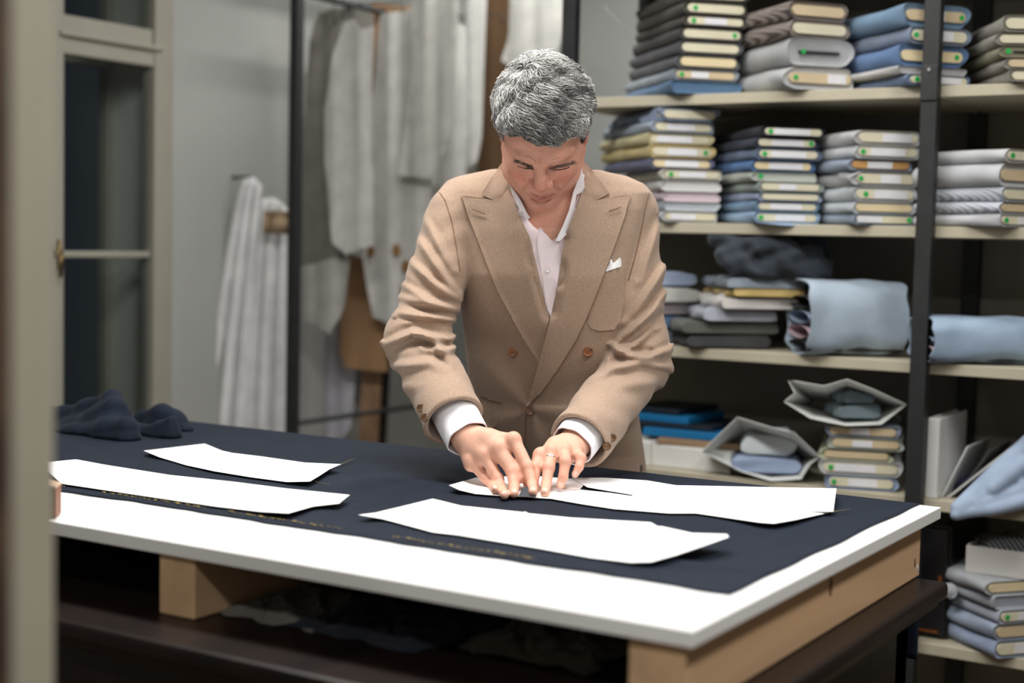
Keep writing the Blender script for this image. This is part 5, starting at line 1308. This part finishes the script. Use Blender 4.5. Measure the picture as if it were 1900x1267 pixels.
SVv = np.stack([PTS+rr*(math.cos(2.094*j)*e1+math.sin(2.094*j)*e2) for j in range(3)], 2).reshape(-1, 3)
bi = (np.arange(NS)[:, None, None]*NP+np.arange(NP-1)[None, :, None])*3; tj = np.arange(3)[None, None, :]
SFf = np.stack([bi+tj, bi+(tj+1) % 3, bi+3+(tj+1) % 3, bi+3+tj], -1).reshape(-1, 4)
g_ = rng.random(NS)
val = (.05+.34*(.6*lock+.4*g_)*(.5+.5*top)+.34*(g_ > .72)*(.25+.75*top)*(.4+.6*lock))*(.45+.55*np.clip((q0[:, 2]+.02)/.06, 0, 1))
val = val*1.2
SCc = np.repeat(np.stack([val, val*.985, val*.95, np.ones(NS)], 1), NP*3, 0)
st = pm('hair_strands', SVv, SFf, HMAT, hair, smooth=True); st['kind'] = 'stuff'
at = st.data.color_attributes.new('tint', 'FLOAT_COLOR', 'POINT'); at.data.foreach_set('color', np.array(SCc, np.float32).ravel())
# eyebrows and lashes as short strands on the skin
def brow(pts, n, ln, r, cols, name, dirv, spread):
    V = []; F = []; CC = []
    for _ in range(n):
        t_ = rng.random()*(len(pts)-1); i = min(int(t_), len(pts)-2); f_ = t_-i
        x = pts[i][0]*(1-f_)+pts[i+1][0]*f_+rng.normal(0, spread); y = pts[i][1]*(1-f_)+pts[i+1][1]*f_+rng.normal(0, spread)
        D = castpx(x, y, [TB])
        if D is None: continue
        dd = RUV(x, y); dd /= np.linalg.norm(dd); p0 = CAMU+dd*(D-.0004); dv = np.array([dirv[0]+rng.normal(0, .25), -.35, dirv[1]+rng.normal(0, .2)]); dv /= np.linalg.norm(dv)
        pp = [p0, p0+dv*ln*.5, p0+dv*ln+np.array([0, 0, -.0006])]; mb = MB(); mb.tube(pp, [r, r*.8, r*.3], 3, cap=False); k0 = len(V); V += mb.v; F += [tuple(i+k0 for i in f) for f in mb.f]
        v_ = cols[0]+(cols[1]-cols[0])*rng.random(); CC += [(v_*1.0, v_*.9, v_*.8, 1)]*len(mb.v)
    o = pm(name, np.array(V), F, HMAT, smooth=True); at = o.data.color_attributes.new('tint', 'FLOAT_COLOR', 'POINT'); at.data.foreach_set('color', np.array(CC, np.float32).ravel()); return o
def hp_(x, y, z): p = HC+HR@(np.array([x, y, z])*HS); X_, Y_ = tang(p[None]); return (float(X_[0]), float(Y_[0]))
for pts, sd in (([(956, 299), (966, 301), (978, 307), (988, 312)], -1), ([(1020, 313), (1033, 310), (1050, 305), (1066, 301)], 1)):
    brow(pts, 190, .0055, .00030, (.13, .27), 'eyebrow', (sd*.8, .12), 1.7)
DKL = mat('dark_lash', srgb((64, 44, 38)), .6, 'noise', 60, .1)
for pts in ([(960, 308), (968, 311), (977, 313), (985, 313), (990, 315)], [(1027, 316), (1033, 315), (1041, 315), (1050, 313), (1057, 310)]):
    lineon('eyelash', pts, .0009, .0003, DKL, person, [TB])
    lineon('eyelid_fold', [(x, y-5) for x, y in pts[1:-1]], .0005, .0001, mat('lid_shade', srgb((168, 104, 86)), .6, 'noise', 60, .1), person, [TB])
SKC = mat('skin_crease_shade', srgb((190, 122, 102)), .6, 'noise', 60, .1); LIPC = mat('lip_line', srgb((132, 70, 62)), .6, 'noise', 60, .1)  # crease strokes paint the shade of frown lines and nose wings
for pts, r, m in (([(1003, 292), (1002, 298), (1004, 305)], .0004, SKC), ([(974, 290), (984, 292), (994, 299)], .0005, SKC), ([(1026, 296), (1034, 293), (1044, 292)], .0004, SKC), ([(984, 357), (991, 361), (1003, 365), (1016, 364), (1030, 358)], .0006, LIPC), ([(988, 331), (991, 337), (988, 344)], .0005, SKC), ([(1022, 331), (1019, 337), (1023, 344)], .0006, SKC)):
    lineon('face_crease_shade' if m is SKC else 'lip_line', pts, r, .0000, m, person, [TB])
